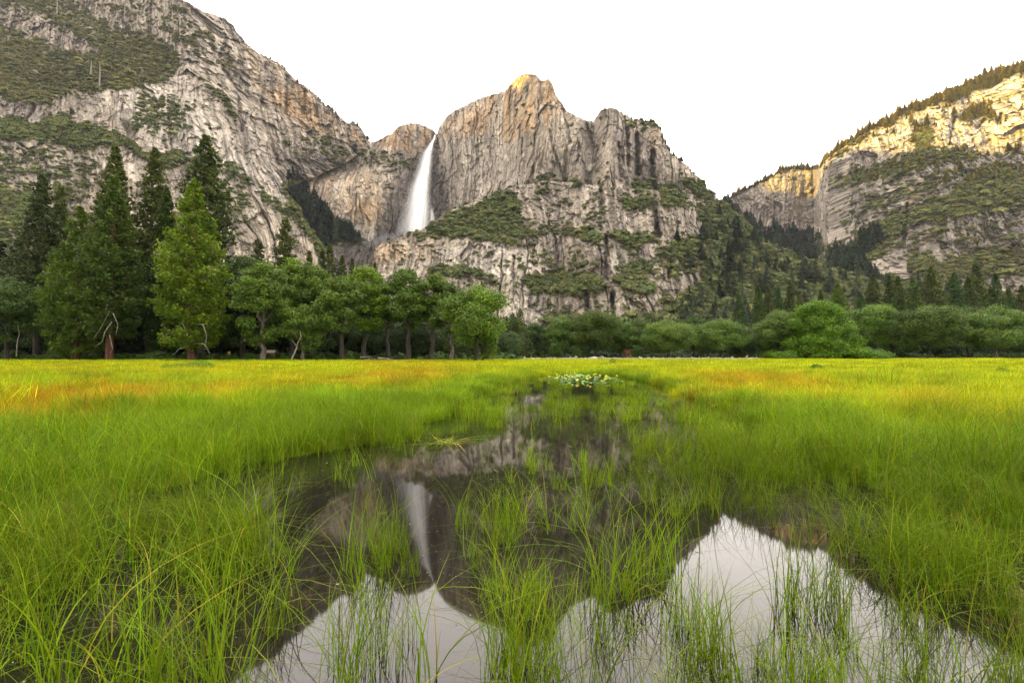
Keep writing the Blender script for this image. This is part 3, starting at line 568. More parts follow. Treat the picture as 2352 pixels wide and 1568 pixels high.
MIDG = var_collection('mid_grass_kind', [seedy(tuft(196, 40, .34, .32, .55, .007, 4, .3, .6), (1.4, 1.15, 4))]+[tuft(260+i, 90, .34, .30, .52, .009, 4, .28, .4) for i in range(6)], GRASS)
FARG = var_collection('far_grass_kind', [tuft(280+i, 190, .9, .16, .30, .02, 3, .3, .4) for i in range(5)], GRASS)

ORANGE = paint([(1, [(-900,955),(0,935),(300,915),(560,900),(590,905),(480,925),(250,955),(0,985),(-900,1000)]), (.7, [(560,885),(760,872),(980,862),(1120,856),(1010,880),(900,892),(800,898),(640,915)]),
 (.5, [(850,835),(1150,838),(1000,850),(800,850)]), (.75, [(1560,862),(1720,868),(1850,890),(1960,910),(1900,920),(1740,905),(1620,890)]), (.6, [(1980,935),(2150,925),(2300,955),(2200,960),(2040,955)]),
 (.4, [(2250,980),(2700,960),(2700,1010),(2350,1020)]), (.3, [(0,850),(500,845),(800,860),(400,865),(0,870)])], 2.0)
GREEN = paint([(1, [(-900,1010),(0,1005),(300,965),(600,935),(850,915),(1050,875),(1200,860),(1430,858),(1560,890),(1650,925),(1850,960),(2000,985),(2250,1010),(3300,1040),(3300,900),(3300,3000),(-900,3000)]),
 (.6, [(0,870),(350,865),(520,872),(480,895),(200,905),(0,900)]), (.5, [(1900,875),(2352,868),(2352,890),(2000,892)]), (.4,[(1500,845),(1700,842),(1700,850),(1520,852)])], 2.5)
def grass_tint(x, y, g):
    n = len(x); wx = x+g.normal(0, 22, n); wy = y+g.normal(0, 6, n)*np.clip((y-815)/70, .3, 2.6)+(fbm(x/70, y/18, 3, 63)-.5)*np.clip(y-815, 5, 90)*.9
    w = (fbm(x/120, y/14, 3, 61)-.5)
    orr = look(ORANGE, wx+w*60, wy+w*10)[:, None]; grn = look(GREEN, wx, wy)[:, None]
    yel = np.array([.29, .385, .003]); gr = np.array([.135, .245, .003]); org = np.array([.34, .16, .005])
    sed = sm(1010, 1200, wy)[:, None]; gr = gr*(1-sed)+np.array([.105, .19, .003])*sed
    yel = yel*(1+.25*(fbm(x/160, y/9, 3, 62)-.5)[:, None]); c = yel*(1-grn)+gr*grn; orr = orr*sm(.25, .45, fbm(x/45, y/7, 3, 64))[:, None]; c = c*(1-orr*.85)+org*orr*.85
    return c*g.uniform(.8, 1.2, (n, 1))
DENS = paint([(.55, [(1540,900),(1700,945),(1950,1065),(2600,1370),(3400,1480),(3400,1700),(2352,1500),(2000,1350),(1850,1230),(1700,1110),(1600,1000),(1540,960)]), (.35, [(1500,1000),(1600,960),(1800,1100),(1900,1250),(1700,1200),(1560,1120)]),
 (.10, [(-900,800),(3300,800),(3300,2300),(-900,2300)]),
 (.62, [(-900,1200),(100,1200),(400,1150),(560,1200),(640,1350),(600,1500),(640,1700),(-900,2300)]), (-.5, [(60,1400),(420,1330),(520,1420),(300,1520),(0,1640),(0,1480)]), (-.75, [(400,1120),(700,1060),(800,1150),(740,1300),(640,1210),(420,1200)]),
 (-.6, [(640,1100),(900,1030),(980,1120),(1000,1330),(900,1290),(700,1280)]), (-.5, [(560,1430),(760,1330),(800,1400),(640,1600),(560,1600)]),
 (.8, [(770,1470),(900,1470),(920,1640),(760,1640)]), (.75, [(1150,1470),(1290,1470),(1310,1680),(1150,1680)]), (.6, [(1080,1340),(1280,1330),(1300,1440),(1120,1430)]), (.85, [(1385,1330),(1530,1330),(1540,1400),(1400,1400)]),
 (.6, [(1030,1190),(1200,1185),(1200,1260),(1060,1250)]), (.45, [(830,1290),(960,1300),(940,1350),(830,1340)]), (.6, [(300,1240),(520,1240),(560,1330),(260,1330)]), (.4, [(670,1160),(740,1160),(740,1190),(670,1190)]),
 (.6, [(1265,1100),(1360,1095),(1360,1130),(1270,1130)]), (.35, [(1480,1000),(1700,1010),(1800,1120),(1750,1230),(1560,1230),(1460,1120)]), (.6, [(1850,1130),(2050,1250),(2300,1400),(3000,1500),(3000,1250)]),
 (.5, [(1300,1520),(1700,1480),(2352,1560),(3000,1600),(3000,2300),(1300,2300)]), (.55, [(1810,1330),(1900,1330),(1920,1440),(1830,1440)]), (.5, [(2040,1380),(2160,1380),(2180,1500),(2060,1500)]),
 (.5, [(980,915),(1300,900),(1560,915),(1600,980),(1480,975),(1300,965),(1050,990)]), (.6, [(1240,925),(1480,912),(1520,940),(1260,952)]), (.45, [(1000,880),(1240,870),(1400,885),(1500,890),(1520,912),(1000,912)]),
 (-.9, [(1010,1400),(1140,1390),(1145,1640),(1000,1640)]), (-.8, [(1560,1290),(1680,1200),(1800,1250),(1820,1400),(1700,1480),(1560,1400)]), (-.7,[(900,1000),(1250,990),(1440,1010),(1400,1080),(1000,1090),(860,1050)]), (-.8,[(870,1080),(1250,1100),(1240,1170),(900,1170)]),
 (-.6,[(1180,1230),(1380,1200),(1390,1400),(1300,1420)])], 3.0)
def grass_zone(name, col, n, y0, y1, hw, mode, sc, seed, label, nv):
    g = np.random.default_rng(seed)
    if mode == 'far': Y = y0*(y1/y0)**g.uniform(0, 1, n)
    else: Y = np.sqrt(g.uniform(y0*y0, y1*y1, n))
    X = g.uniform(-1, 1, n)*(Y*1.22+hw)
    s = pond_dist(X, Y)+(fbm(X/1.3, Y/1.3, 3, 900)-.5)*.9
    x, y = proj(X, Y, 0*X)
    if mode == 'wet':
        cl = sm(.42, .62, fbm(X*1.7, Y*1.7, 3, 905)); dn = np.maximum(look(DENS, x, y), .6*np.exp(-np.clip(s, 0, None)/.45))
        keep = (s > -.1) & (g.uniform(size=n) < dn*(.25+.9*cl)*(1+.6*(dn > .5)))
    else:
        keep = (s < .15) & (g.uniform(size=n) < .35+.9*fbm(X/1.1, Y/1.1, 2, 906))
    X, Y, x, y, s = X[keep], Y[keep], x[keep], y[keep], s[keep]; n = len(X)
    Z = ground_z(X, Y) if mode != 'wet' else np.full(n, -.02)
    k = sc*g.lognormal(0, .2, n)*(.45+1.1*fbm(X/1.1, Y/1.1, 3, 907))
    rot = np.zeros((n, 3)); rot[:, 2] = g.uniform(0, 6.283, n); rot[:, 0] = g.normal(0, .05, n); rot[:, 1] = g.normal(.05, .06, n)
    tint = grass_tint(x, y, g)*(.4+1.2*fbm(X/.9+3*fbm(X/3, Y/3, 2, 911), Y/1.4, 3, 910))[:, None]
    if mode == 'wet': tint = tint*np.array([1.0, .95, 1.0])
    scatter(name, np.stack([X, Y, Z], 1), rot, np.stack([k, k, k], 1), g.integers(0, nv, n), tint, col, label, 'grass')
    print(name, mode, n)
grass_zone('meadow_grass', FARG, 30000, 36, 175, 3, 'far', 1.0, 71, 'yellow green meadow grass stretching to the trees', 5)
grass_zone('meadow_grass', MIDG, 24000, 11, 38, 1.5, 'mid', .92, 72, 'soft tall meadow grass beyond the pond edge', 7)
grass_zone('meadow_grass', NEARG, 24000, 1.4, 14, 1.0, 'mid', .85, 73, 'long bright green blades along the near pond bank', 14)
grass_zone('pond_sedge', NEARG, 8200, 1.9, 9, .6, 'wet', .66, 74, 'clumps of tall sedge standing in the dark water', 14)
grass_zone('pond_sedge', STEMG, 8500, 1.9, 12, .6, 'wet', .78, 75, 'thin single stems rising out of the pond', 8)
grass_zone('pond_sedge', MIDG, 5600, 9, 42, .6, 'wet', .75, 76, 'sparse sedge growing through the far end of the pond', 7)
# ------------------------------------------------------------------ trees that can be told apart
def tube(pts, rad, k=8):
    pts = np.asarray(pts, float); n = len(pts); T = np.gradient(pts, axis=0); T /= np.linalg.norm(T, axis=1)[:, None]+1e-9
    up = np.array([.3, .9, .1]); A = np.cross(T, up); A /= np.linalg.norm(A, axis=1)[:, None]+1e-9; B = np.cross(T, A)
    an = np.arange(k)*2*math.pi/k; r = np.asarray(rad)[:, None, None]
    V = pts[:, None, :]+r*(np.cos(an)[None, :, None]*A[:, None, :]+np.sin(an)[None, :, None]*B[:, None, :])
    f = []
    for i in range(n-1):
        for j in range(k): f.append([i*k+j, i*k+(j+1) % k, (i+1)*k+(j+1) % k, (i+1)*k+j])
    return V.reshape(-1, 3), np.array(f)
def merge(parts):
    V = []; Fc = []; o = 0
    for v, f in parts: V.append(v); Fc.append(f+o); o += len(v)
    return np.vstack(V), np.vstack(Fc)
def wig(p0, p1, n, amp, g, sag=0):
    t = np.linspace(0, 1, n)[:, None]; P = np.array(p0)*(1-t)+np.array(p1)*t
    P = P+g.normal(0, amp, (n, 3))*np.sin(t*math.pi)**.5; P[:, 2] += (sag*4*t*(1-t))[:, 0]; P[0] = p0; return P
def conifer(h, rad, seed, kind, tint, crown0=.04, dens=1.0):
    """returns trunk parts, crown verts/faces/cols"""
    g = np.random.default_rng(seed); parts = [tube(wig((0,0,-.3), (g.normal(0,.2), g.normal(0,.2), h*.97), 9, .06, g), np.linspace(h*.016+.15, .05, 9))]
    Cs = []; nb = int((h*(4.6 if kind != 'cedar' else 9.5))*dens)
    for i in range(nb):
        t = crown0+(1-crown0)*(i+.5)/nb; z = h*t; u = (t-crown0)/(1-crown0)
        if kind == 'pine': prof = np.clip((1-u)**.75*(.55+.9*min(1, u*3.2)), 0, 1)*g.uniform(.5, 1.12)
        elif kind == 'cedar': prof = min(1.0, ((1-u)*1.75)**.8)*(.72+.28*min(1, u*5))*g.uniform(.72, 1.08)
        else: prof = (1-u)**.9*g.uniform(.8, 1.08)+.01
        L = rad*prof+.25; ph = g.uniform(0, 6.283) if kind != 'fir' else i*2.4+g.normal(0, .2)
        d = np.array([math.cos(ph), math.sin(ph)])
        rise = {'pine': .18, 'cedar': .12, 'fir': -.25}[kind]*L
        if kind == 'pine' and L > 1.6 and i % 3 == 0:
            parts.append(tube(np.array([[0,0,z],[d[0]*L*.5,d[1]*L*.5,z+rise*.2],[d[0]*L*.9,d[1]*L*.9,z+rise]]), [.12*L/5+.03,.07*L/5+.02,.02], 4))
        m = int((26 if kind == 'pine' else 34 if kind == 'cedar' else 22)*(.35+L*.42))
        s = g.uniform(.12 if kind != 'pine' else .3, 1, m)**.7
        wd = (.22 if kind == 'pine' else .26)*L*np.sin(np.clip(s, .05, .97)*math.pi)**.6+.12
        side = g.normal(0, .5, m)*wd; zz = z+rise*s**1.6+g.normal(0, .10+.05*L, m)-(.10*L*s*(1-s) if kind != 'fir' else 0)
        if kind == 'pine':     # needles held in tufts, air between them
            q = max(3, m//9); ci = g.integers(0, q, m); cs = g.uniform(.3, 1, q); cw = g.normal(0, .5, q)*.26*L; cz = g.normal(0, .12+.04*L, q)
            s = cs[ci]+g.normal(0, .045, m)/max(L*.3, .6); side = cw[ci]+g.normal(0, .28, m); zz = z+rise*cs[ci]**1.6+cz[ci]+g.normal(0, .2, m)
        P = np.stack([d[0]*L*s-d[1]*side, d[1]*L*s+d[0]*side, zz], 1)
        Cs.append(np.hstack([P, np.full((m, 1), g.uniform(.72, 1.28))]))
    C = np.vstack(Cs); sz = {'pine': .36, 'cedar': .34, 'fir': .38}[kind]*(h/38)**.35
    V, Fc = leaf_quads(C[:, :3], sz, g, up=.35, aspect=1.7)
    nc = len(C); hue = fbm(C[:, 0]/2.2+seed, C[:, 2]/2.2, 3, seed)
    col = np.array(tint)[None]*(C[:, 3:4]*g.uniform(.75, 1.3, (nc, 1)))*(1+np.stack([(hue-.5)*.9, (hue-.5)*.6, hue*0], 1))
    if kind != 'pine' and nc: 
        dead = g.uniform(size=nc) < .03; col[dead] = np.array([.16,.11,.06])
    return parts, V, Fc, np.repeat(np.clip(col, .004, 1), 4, 0)
def broadleaf(h, rad, seed, tint, lean=0.0, fork=.38, low=.3, dens=1.0, tr=None, limbs=6, cone=False):
    g = np.random.default_rng(seed); tr = tr or h*.017+.09
    fk = np.array([lean*h*fork+g.normal(0, .25), g.normal(0, .3), h*fork]); parts = [tube(wig((0,0,-.3), fk, 7, .14, g), np.linspace(tr*1.35, tr*.85, 7))]
    cl = []
    for i in range(limbs):
        ph = i*6.283/limbs+g.uniform(-.4, .4); out = rad*g.uniform(.35, .8); top = h*g.uniform(.66, .93)
        e = fk+np.array([math.cos(ph)*out, math.sin(ph)*out, top-fk[2]]); e[0] += lean*h*.2
        P = wig(fk, e, 7, .3, g, sag=-.4); parts.append(tube(P, np.linspace(tr*.55, .05, 7), 6)); cl.append(e); cl.append(P[4])
        for q in range(3):
            k = g.integers(2, 6); pq = ph+g.uniform(-1.2, 1.2); l2 = rad*g.uniform(.3, .62); e2 = P[k]+np.array([math.cos(pq)*l2, math.sin(pq)*l2, g.uniform(-.10, .16)*h])
            e2[2] = max(e2[2], h*low); parts.append(tube(wig(P[k], e2, 5, .18, g), np.linspace(tr*.24, .03, 5), 5)); cl.append(e2)
    if cone:
        cl = [c_ for c_ in cl if g.uniform() < .25]
        for q in range(150):
            u = g.uniform(0, 1)**1.15; R_ = rad*(1.12-u)**.62*(.80 if u > .1 else 1.05)*(1+.18*math.sin(u*23)); ph = g.uniform(0, 6.283); q_ = g.uniform(.45, 1)
            cl.append(np.array([math.cos(ph)*R_*q_-rad*.10*u, math.sin(ph)*R_*q_, .6+u*(h-1.6)-q_*.6]))
    nextra = 0 if cone else int(15*dens)
    for q in range(nextra):
        v = g.normal(size=3); v /= np.linalg.norm(v); v[2] = v[2]*.9
        cl.append(np.array([lean*h*.6+v[0]*rad*.82, v[1]*rad*.82, h*(low+(1-low)*.5)+v[2]*h*(1-low)*.46]))
    if not cone:
        cl.append(np.array([lean*h*.6, 0, h*.93])); cl.append(np.array([lean*h*.6+rad*.3, rad*.2, h*.86])); cl.append(np.array([lean*h*.6-rad*.33, -rad*.2, h*.85]))
        for c_ in cl: q_ = min(1, math.hypot(c_[0]-lean*h*.6, c_[1])/rad); c_[2] = min(c_[2], h*(.52+.42*math.sqrt(1-q_*q_)))
    Cs = []
    for c in cl:
        r = (rad*g.uniform(.13, .22) if cone else rad*g.uniform(.20, .38)); m = int(350*dens*(r/2.0)**2*(1.15 if rad > 5 else 1.5)); v = g.normal(size=(m, 3)); v /= np.linalg.norm(v, axis=1)[:, None]
        rr = r*g.uniform(.3, 1.0, m)**.55*g.lognormal(.03, .16, m); lump = 1+.35*(fbm(v[:, 0]*2+c[0], v[:, 1]*2+c[1], 2, seed)-.5)
        P = c+v*(rr*lump)[:, None]*np.array([1.15, 1.15, .7]); Cs.append(np.hstack([P, np.full((m, 1), g.uniform(.75, 1.25)), v]))
    C = np.vstack(Cs); C[:, 2] *= h/np.percentile(C[:, 2], 99.7); qr = max(1, np.percentile(np.abs(C[:, 0]-lean*h*.6), 98)); C[:, :2] *= min(1.35, rad/qr)
    V, Fc = leaf_quads(C[:, :3], .30*(h/17)**.4, g, up=.2, aspect=1.4, N=C[:, 4:7]*.7); nc = len(C); hue = fbm(C[:, 0]/1.8+seed, C[:, 2]/1.8, 3, seed)
    col = np.array(tint)[None]*(C[:, 3:4]*g.uniform(.72, 1.3, (nc, 1)))*(1+np.stack([(hue-.5)*.7, (hue-.5)*.5, hue*0], 1))
    return parts, V, Fc, np.repeat(np.clip(col, .004, 1), 4, 0)
def place(x, Y):
    X = (x-CX)/F/math.cos(PITCH)*Y
    return X, Y, float(ground_z(np.array([X]), np.array([float(Y)]))[0])
def plant_tree(name, kind, x, Y, top, rad_px, seed, tint, bark, label, cat, group, **kw):
    X, Y, z = place(x, Y); a, c = ray(x, top); h = (c*Y+CH-z)*.985; rad = rad_px/F*Y
    if kind in ('pine', 'cedar', 'fir'): parts, V, Fc, col = conifer(h, rad, seed, kind, tint, **kw)
    else: parts, V, Fc, col = broadleaf(h, rad, seed, tint, **kw)
    r = empty(name, (X, Y, z), label, cat, group)
    v, f = merge([(p, q) for p, q in parts]); obj('trunk', mesh('trunk', v, f, None, True), bark, r); obj('crown', mesh('crown', V, Fc, col), LEAF, r)
    return r
PIN = (.075,.095,.020); PIND = (.05,.072,.020); OAK = (.095,.16,.016); OAKD = (.062,.112,.018); OAKB = (.12,.20,.012); FIRT = (.07,.098,.022)
G1 = 'cedars at the left edge of the meadow'; G2 = 'ponderosa pines on the left'; G3 = 'oaks along the meadow edge'; G4 = 'distant conifers behind the oaks'; G5 = 'oaks on the far side of the meadow'
def T(name, kind, x, Y, top, rad, *a, **k):
    if kind == 'oak' and Y < 130 and name != 'maple_tree': rad *= 1.12; k['dens'] = k.get('dens', 1.0)*1.25; k['low'] = max(.08, k.get('low', .3)-.1)
    if kind == 'fir': rad *= 1.75; k['dens'] = k.get('dens', 1)*1.3
    return plant_tree(name, kind, x, Y, top, rad, *a, **k)
T('cedar_tree','cedar',176,96,470,66,1,(.08,.13,.010),REDBARK,'mid green cedar with foliage to the ground, leftmost of the cedars at the meadow edge','tree',G1)
T('cedar_tree','cedar',252,94,397,66,2,(.06,.10,.012),REDBARK,'tall dark cedar with bare red lower trunk and pale curved dead branches','tree',G1,crown0=.13)
T('cedar_tree','cedar',440,90,405,78,3,(.115,.18,.008),REDBARK,'brightest yellow green cedar with a short red trunk, broad at the bottom','tree',G1,crown0=.07)
T('cedar_tree','cedar',375,104,426,42,4,(.04,.075,.012),REDBARK,'narrow dark cedar in shade between the two large cedars','tree',G1)
T('pine_tree','pine',86,110,397,62,5,PIND,BARK,'dark broad pine rising behind the leftmost cedar','tree',G2,dens=1.7,crown0=.15)
T('pine_tree','pine',128,116,424,40,6,PIN,BARK,'smaller pine top just right of the leftmost dark pine','tree',G2,crown0=.3)
T('pine_tree','pine',254,112,330,58,7,PIN,BARK,'tall pine whose ragged top stands above the dark cedar','tree',G2,crown0=.22,dens=1.6)
T('pine_tree','pine',345,114,334,56,8,PIN,BARK,'tall pine between two others with a faint brown tinged top','tree',G2,crown0=.2,dens=1.6)
T('pine_tree','pine',464,108,305,78,9,(.055,.08,.016),BARK,'tallest pine, ragged crown rising behind the bright cedar','tree',G2,crown0=.2,dens=1.7)
T('pine_tree','pine',652,118,495,46,10,PIN,BARK,'rounded pine standing alone above the oaks left of the waterfall','tree',G2,crown0=.25,dens=1.3)
T('pine_tree','pine',590,122,545,34,11,PIN,BARK,'low pine top left of the rounded pine, half hidden by oaks','tree',G2,crown0=.3)
T('pine_tree','pine',20,118,560,50,12,PIND,BARK,'dark pine cut by the left edge of the picture','tree',G2,crown0=.2)
for x, tp, r_, lb in [(708,572,20,'thin grey green fir just right of the rounded pine'),(738,569,18,'fir in front of the pale slab, left of a taller fir'),(756,553,24,'tallest of the firs below the mouth of the ravine'),(784,583,20,'pale soft fir in front of the dark wet ledge'),(807,589,14,'small pointed dark fir in front of the dark wet ledge'),(860,600,14,'small fir at the right end of the dark wet ledge'),(1195,706,16,'thin fir in front of the pale streaked cliff foot'),(1178,716,16,'low fir just left of the thin fir at the cliff foot')]:
    T('fir_tree','fir',x,142,tp,r_*1.35,20+x,FIRT,BARK,lb,'tree',G4,crown0=.1)
# oaks, left and centre
oaks = [(18,98,640,62,OAKD,'dark oak at the left edge, under the cut off pine',dict(low=.1)),
 (560,104,588,62,(.055,.10,.02),'wide oak with dim crown right of the bright cedar',dict(low=.12,dens=1.2)),
 (602,92,600,50,OAK,'leaning oak with a long dark curved limb and grey trunk foot',dict(lean=.02,low=.2)),
 (697,92,700,40,OAK,'short oak with grey trunk and a pale dead branch hanging beside it',dict(low=.25,fork=.3)),
 (672,106,592,40,OAKB,'high bright oak crown above the short oak',dict(low=.4)),
 (716,104,606,46,OAK,'tall oak with branches spreading like a fan above a shaded trunk',dict(low=.4,fork=.5)),
 (787,95,632,44,OAK,'upright oak with straight dark trunk right of the pale dead branch',dict(low=.35,fork=.45)),
 (836,100,612,46,OAKB,'oak with slanting dark trunk and rounded top, left of centre row',dict(lean=.06,low=.38,fork=.42)),
 (752,112,640,40,OAKD,'shaded oak standing behind the upright oak with the straight trunk',dict(low=.2)),
 (891,104,650,34,OAKD,'narrow oak in shade with thick dark trunk',dict(low=.3,fork=.4)),
 (938,98,618,42,(.085,.145,.018),'oak whose open dark limbs spread in a vase shape',dict(low=.42,fork=.36,limbs=8)),
 (990,98,628,42,OAK,'oak with a bent trunk and pale scar half way up',dict(lean=.03,low=.42,fork=.42)),
 (1036,94,650,34,OAKD,'oak with grey foot and hanging foliage beside the end oak',dict(low=.15,fork=.35)),
 (1094,84,655,60,(.105,.18,.016),'end oak of the left row, bright crown and thin black trunk',dict(low=.3,fork=.3,limbs=7)),
 (1110,86,745,30,OAKB,'low bright oak sprouting at the foot of the end oak',dict(low=.05,fork=.2))]
for i, (x, Y, tp, r_, tn, lb, kw) in enumerate(oaks):
    T('oak_tree','oak',x,Y,tp,r_,300+i,tn,BARK if i not in (2,3,12) else GREYBARK,lb,'tree',G3,**kw)
mid = [(1178,150,728,24,OAKD,'dark oak just right of the end of the left row'),(1226,150,742,34,(.06,.105,.03),'greyish oak with a rounded crown under the streaked cliff'),(1292,150,726,42,(.07,.12,.02),'oak with a straight grey trunk under the middle of the cliff'),
 (1368,145,713,48,(.09,.145,.018),'tall oak with yellowish top in the middle of the far row'),(1424,150,738,36,OAKD,'dark oak right of the tall yellowish oak'),(1466,152,732,36,(.07,.115,.02),'oak with a white forked trunk in the far row'),
 (1533,140,735,50,(.085,.14,.018),'broad low oak with foliage close to the ground beside the white trunked oak'),(1592,150,728,38,OAKD,'oak behind and right of the broad low oak'),(1655,142,733,52,(.07,.12,.018),'wide oak with two dark trunks at the end of the centre row'),
 (1700,160,752,34,(.05,.09,.03),'dim oak in the gap between the centre row and the right row'),
 (1787,135,714,52,(.075,.12,.02),'spreading oak with leaning brown trunk left of the bright round tree'),(1760,150,742,34,OAKD,'smaller dim oak behind the leaning brown trunk'),
 (2000,150,700,46,(.07,.125,.016),'tall rounded oak right of the bright round tree'),
 (2130,140,703,66,(.08,.13,.018),'wide oak crown over a pale leaning trunk'),(2052,160,735,34,OAKD,'shaded oak between the tall rounded oak and the pale leaning trunk'),
 (2224,150,706,50,(.075,.13,.018),'layered oak left of the oak cut by the picture edge'),(2285,140,704,62,(.072,.12,.02),'last broad oak with a pale trunk near the right edge'),(2365,150,735,44,OAKD,'oak cut off by the right edge of the picture')]
for i, (x, Y, tp, r_, tn, lb) in enumerate(mid):
    T('oak_tree','oak',x,Y,tp,r_*(1.08,.92,1.0)[i % 3],400+i,tuple(np.array(tn)*((1.6,.95,1.35,.8)[i % 4])),GREYBARK if i in (2,5,16) else BARK,lb,'tree',G5,low=.22,fork=.24,dens=1.3,limbs=7)
# the pale leaning trunk
def limb_thing(parent, pts, rad, name='dead_branch', mat=None):
    v, f = tube(pts, rad, 6); return obj(name, mesh(name, v, f, None, True), mat or DEADWOOD, parent)
# bright round tree, foliage down to the grass
r = T('maple_tree','oak',1890,128,694,92,500,(.105,.21,.008),BARK,'bright green round tree with branches sweeping down to the grass','tree',None,low=.05,fork=.2,dens=2.0,limbs=9,cone=True)
def skirt(parent, rad, h, seed, tint):
    g = np.random.default_rng(seed); Cs = []
    for q in range(70):
        ph = g.uniform(0, 6.283); rr = rad*g.uniform(.45, 1.15); z = h*g.uniform(.02, .42)*(1.2-rr/rad*.7); m = 130
        v = g.normal(size=(m, 3)); v /= np.linalg.norm(v, axis=1)[:, None]
        P = np.array([math.cos(ph)*rr, math.sin(ph)*rr, z+.4])+v*g.uniform(.4, 1, (m, 1))*np.array([1.7, 1.7, .6]); Cs.append(P[P[:, 2] > .1])
    C = np.vstack(Cs); V, Fc = leaf_quads(C, .36, g, up=.4); c = np.repeat(np.array(tint)*g.uniform(.7, 1.35, (len(C), 1)), 4, 0)
    obj('lower_branches', mesh('lower_branches', V, Fc, c), LEAF, parent)
skirt(r, 9.8, 9, 501, (.095,.20,.008))
# conifers behind the right oaks
cons = [(1698,694,22,'narrow fir left of the pair of firs on the wooded slope foot'),(1743,669,20,'taller left fir of the pair behind the leaning brown oak'),(1766,671,20,'right fir of the pair behind the leaning brown oak'),(1790,677,18,'short fir right of the pair of firs'),(1816,663,18,'slim pointed fir standing apart, left of the bright round tree'),
 (1838,684,14,'pale small fir just left of the bright round tree'),(1926,667,32,'bright green conical fir peeping over the bright round tree'),(1887,682,14,'thin brown tinged fir directly above the bright round tree'),(2008,647,30,'broad fir above the tall rounded oak'),(1978,688,24,'yellowish low fir left of the broad fir'),
 (2046,648,20,'left of two close slim firs right of the broad fir'),(2066,650,24,'right of two close slim firs, darker'),(2056,686,30,'wide low fir in front of the two slim firs'),(2100,652,26,'conical fir above the left side of the pale leaning trunk oak'),(2143,630,42,'widest and most regular fir of the right group'),
 (2196,642,30,'fir right of the widest fir'),(2228,650,26,'fir hidden on its right by the tallest fir'),(2246,619,36,'tallest fir of the right group'),(2290,644,26,'last full fir before the right edge'),(2320,676,18,'small thin fir between the last full fir and the edge'),(2350,672,24,'fir cut off by the right edge')]
for i, (x, tp, r_, lb) in enumerate(cons):
    tn = (.085,.14,.016) if i == 6 else (.05+.010*(i % 3),.092+.01*(i % 2),.020)
    T('fir_tree','fir',x,176+(i*7) % 30,tp-20,r_,600+i,tn,BARK,lb,'tree','firs behind the right hand oaks',crown0=.08,dens=1.25)

# the wood behind the first rows: reads as one mass
def deep_wood():
    g = np.random.default_rng(90)
    Cb = var_collection('wood_oak_kind', [], SHRUB)
    for i in range(4):
        parts, V, Fc, col = broadleaf(16, 6, 950+i, (1,1,1), low=.05, fork=.2, dens=.55)
        me = mesh('wood_oak', V, Fc, np.clip(col, .4, 1.5)); me.materials.append(SHRUB); Cb.objects.link(bpy.data.objects.new('wood_oak_kind_%02d' % i, me))
    n = 520; x = g.uniform(-150, 2520, n); Y = np.where(x < 1180, g.uniform(112, 200, n), g.uniform(165, 260, n)); X = (x-CX)/F*Y
    lim = np.interp(x, [0,150,550,640,1150,1200,1700,2000,2352], [640,640,640,690,742,758,756,748,742]); a, c = ray(x, lim); h = np.clip(c*Y+1, 5, 20)*g.uniform(.75, 1.0, n); s = h/16
    Z = ground_z(X, Y); rot = np.zeros((n, 3)); rot[:, 2] = g.uniform(0, 6.28, n)
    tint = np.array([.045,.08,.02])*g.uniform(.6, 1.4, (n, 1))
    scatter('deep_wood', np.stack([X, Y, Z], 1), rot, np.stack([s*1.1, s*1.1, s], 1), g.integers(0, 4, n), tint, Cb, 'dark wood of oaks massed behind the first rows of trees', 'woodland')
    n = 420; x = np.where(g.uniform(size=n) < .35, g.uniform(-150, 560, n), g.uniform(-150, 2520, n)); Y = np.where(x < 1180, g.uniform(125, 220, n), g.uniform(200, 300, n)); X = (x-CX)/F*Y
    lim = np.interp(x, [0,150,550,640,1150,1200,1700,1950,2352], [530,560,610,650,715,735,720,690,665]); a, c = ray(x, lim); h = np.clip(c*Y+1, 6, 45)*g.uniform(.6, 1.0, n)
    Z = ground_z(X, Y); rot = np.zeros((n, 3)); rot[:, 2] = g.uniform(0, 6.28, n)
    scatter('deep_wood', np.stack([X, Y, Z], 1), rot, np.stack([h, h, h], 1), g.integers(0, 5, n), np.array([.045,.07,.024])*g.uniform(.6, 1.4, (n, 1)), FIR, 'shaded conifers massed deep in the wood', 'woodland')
deep_wood()

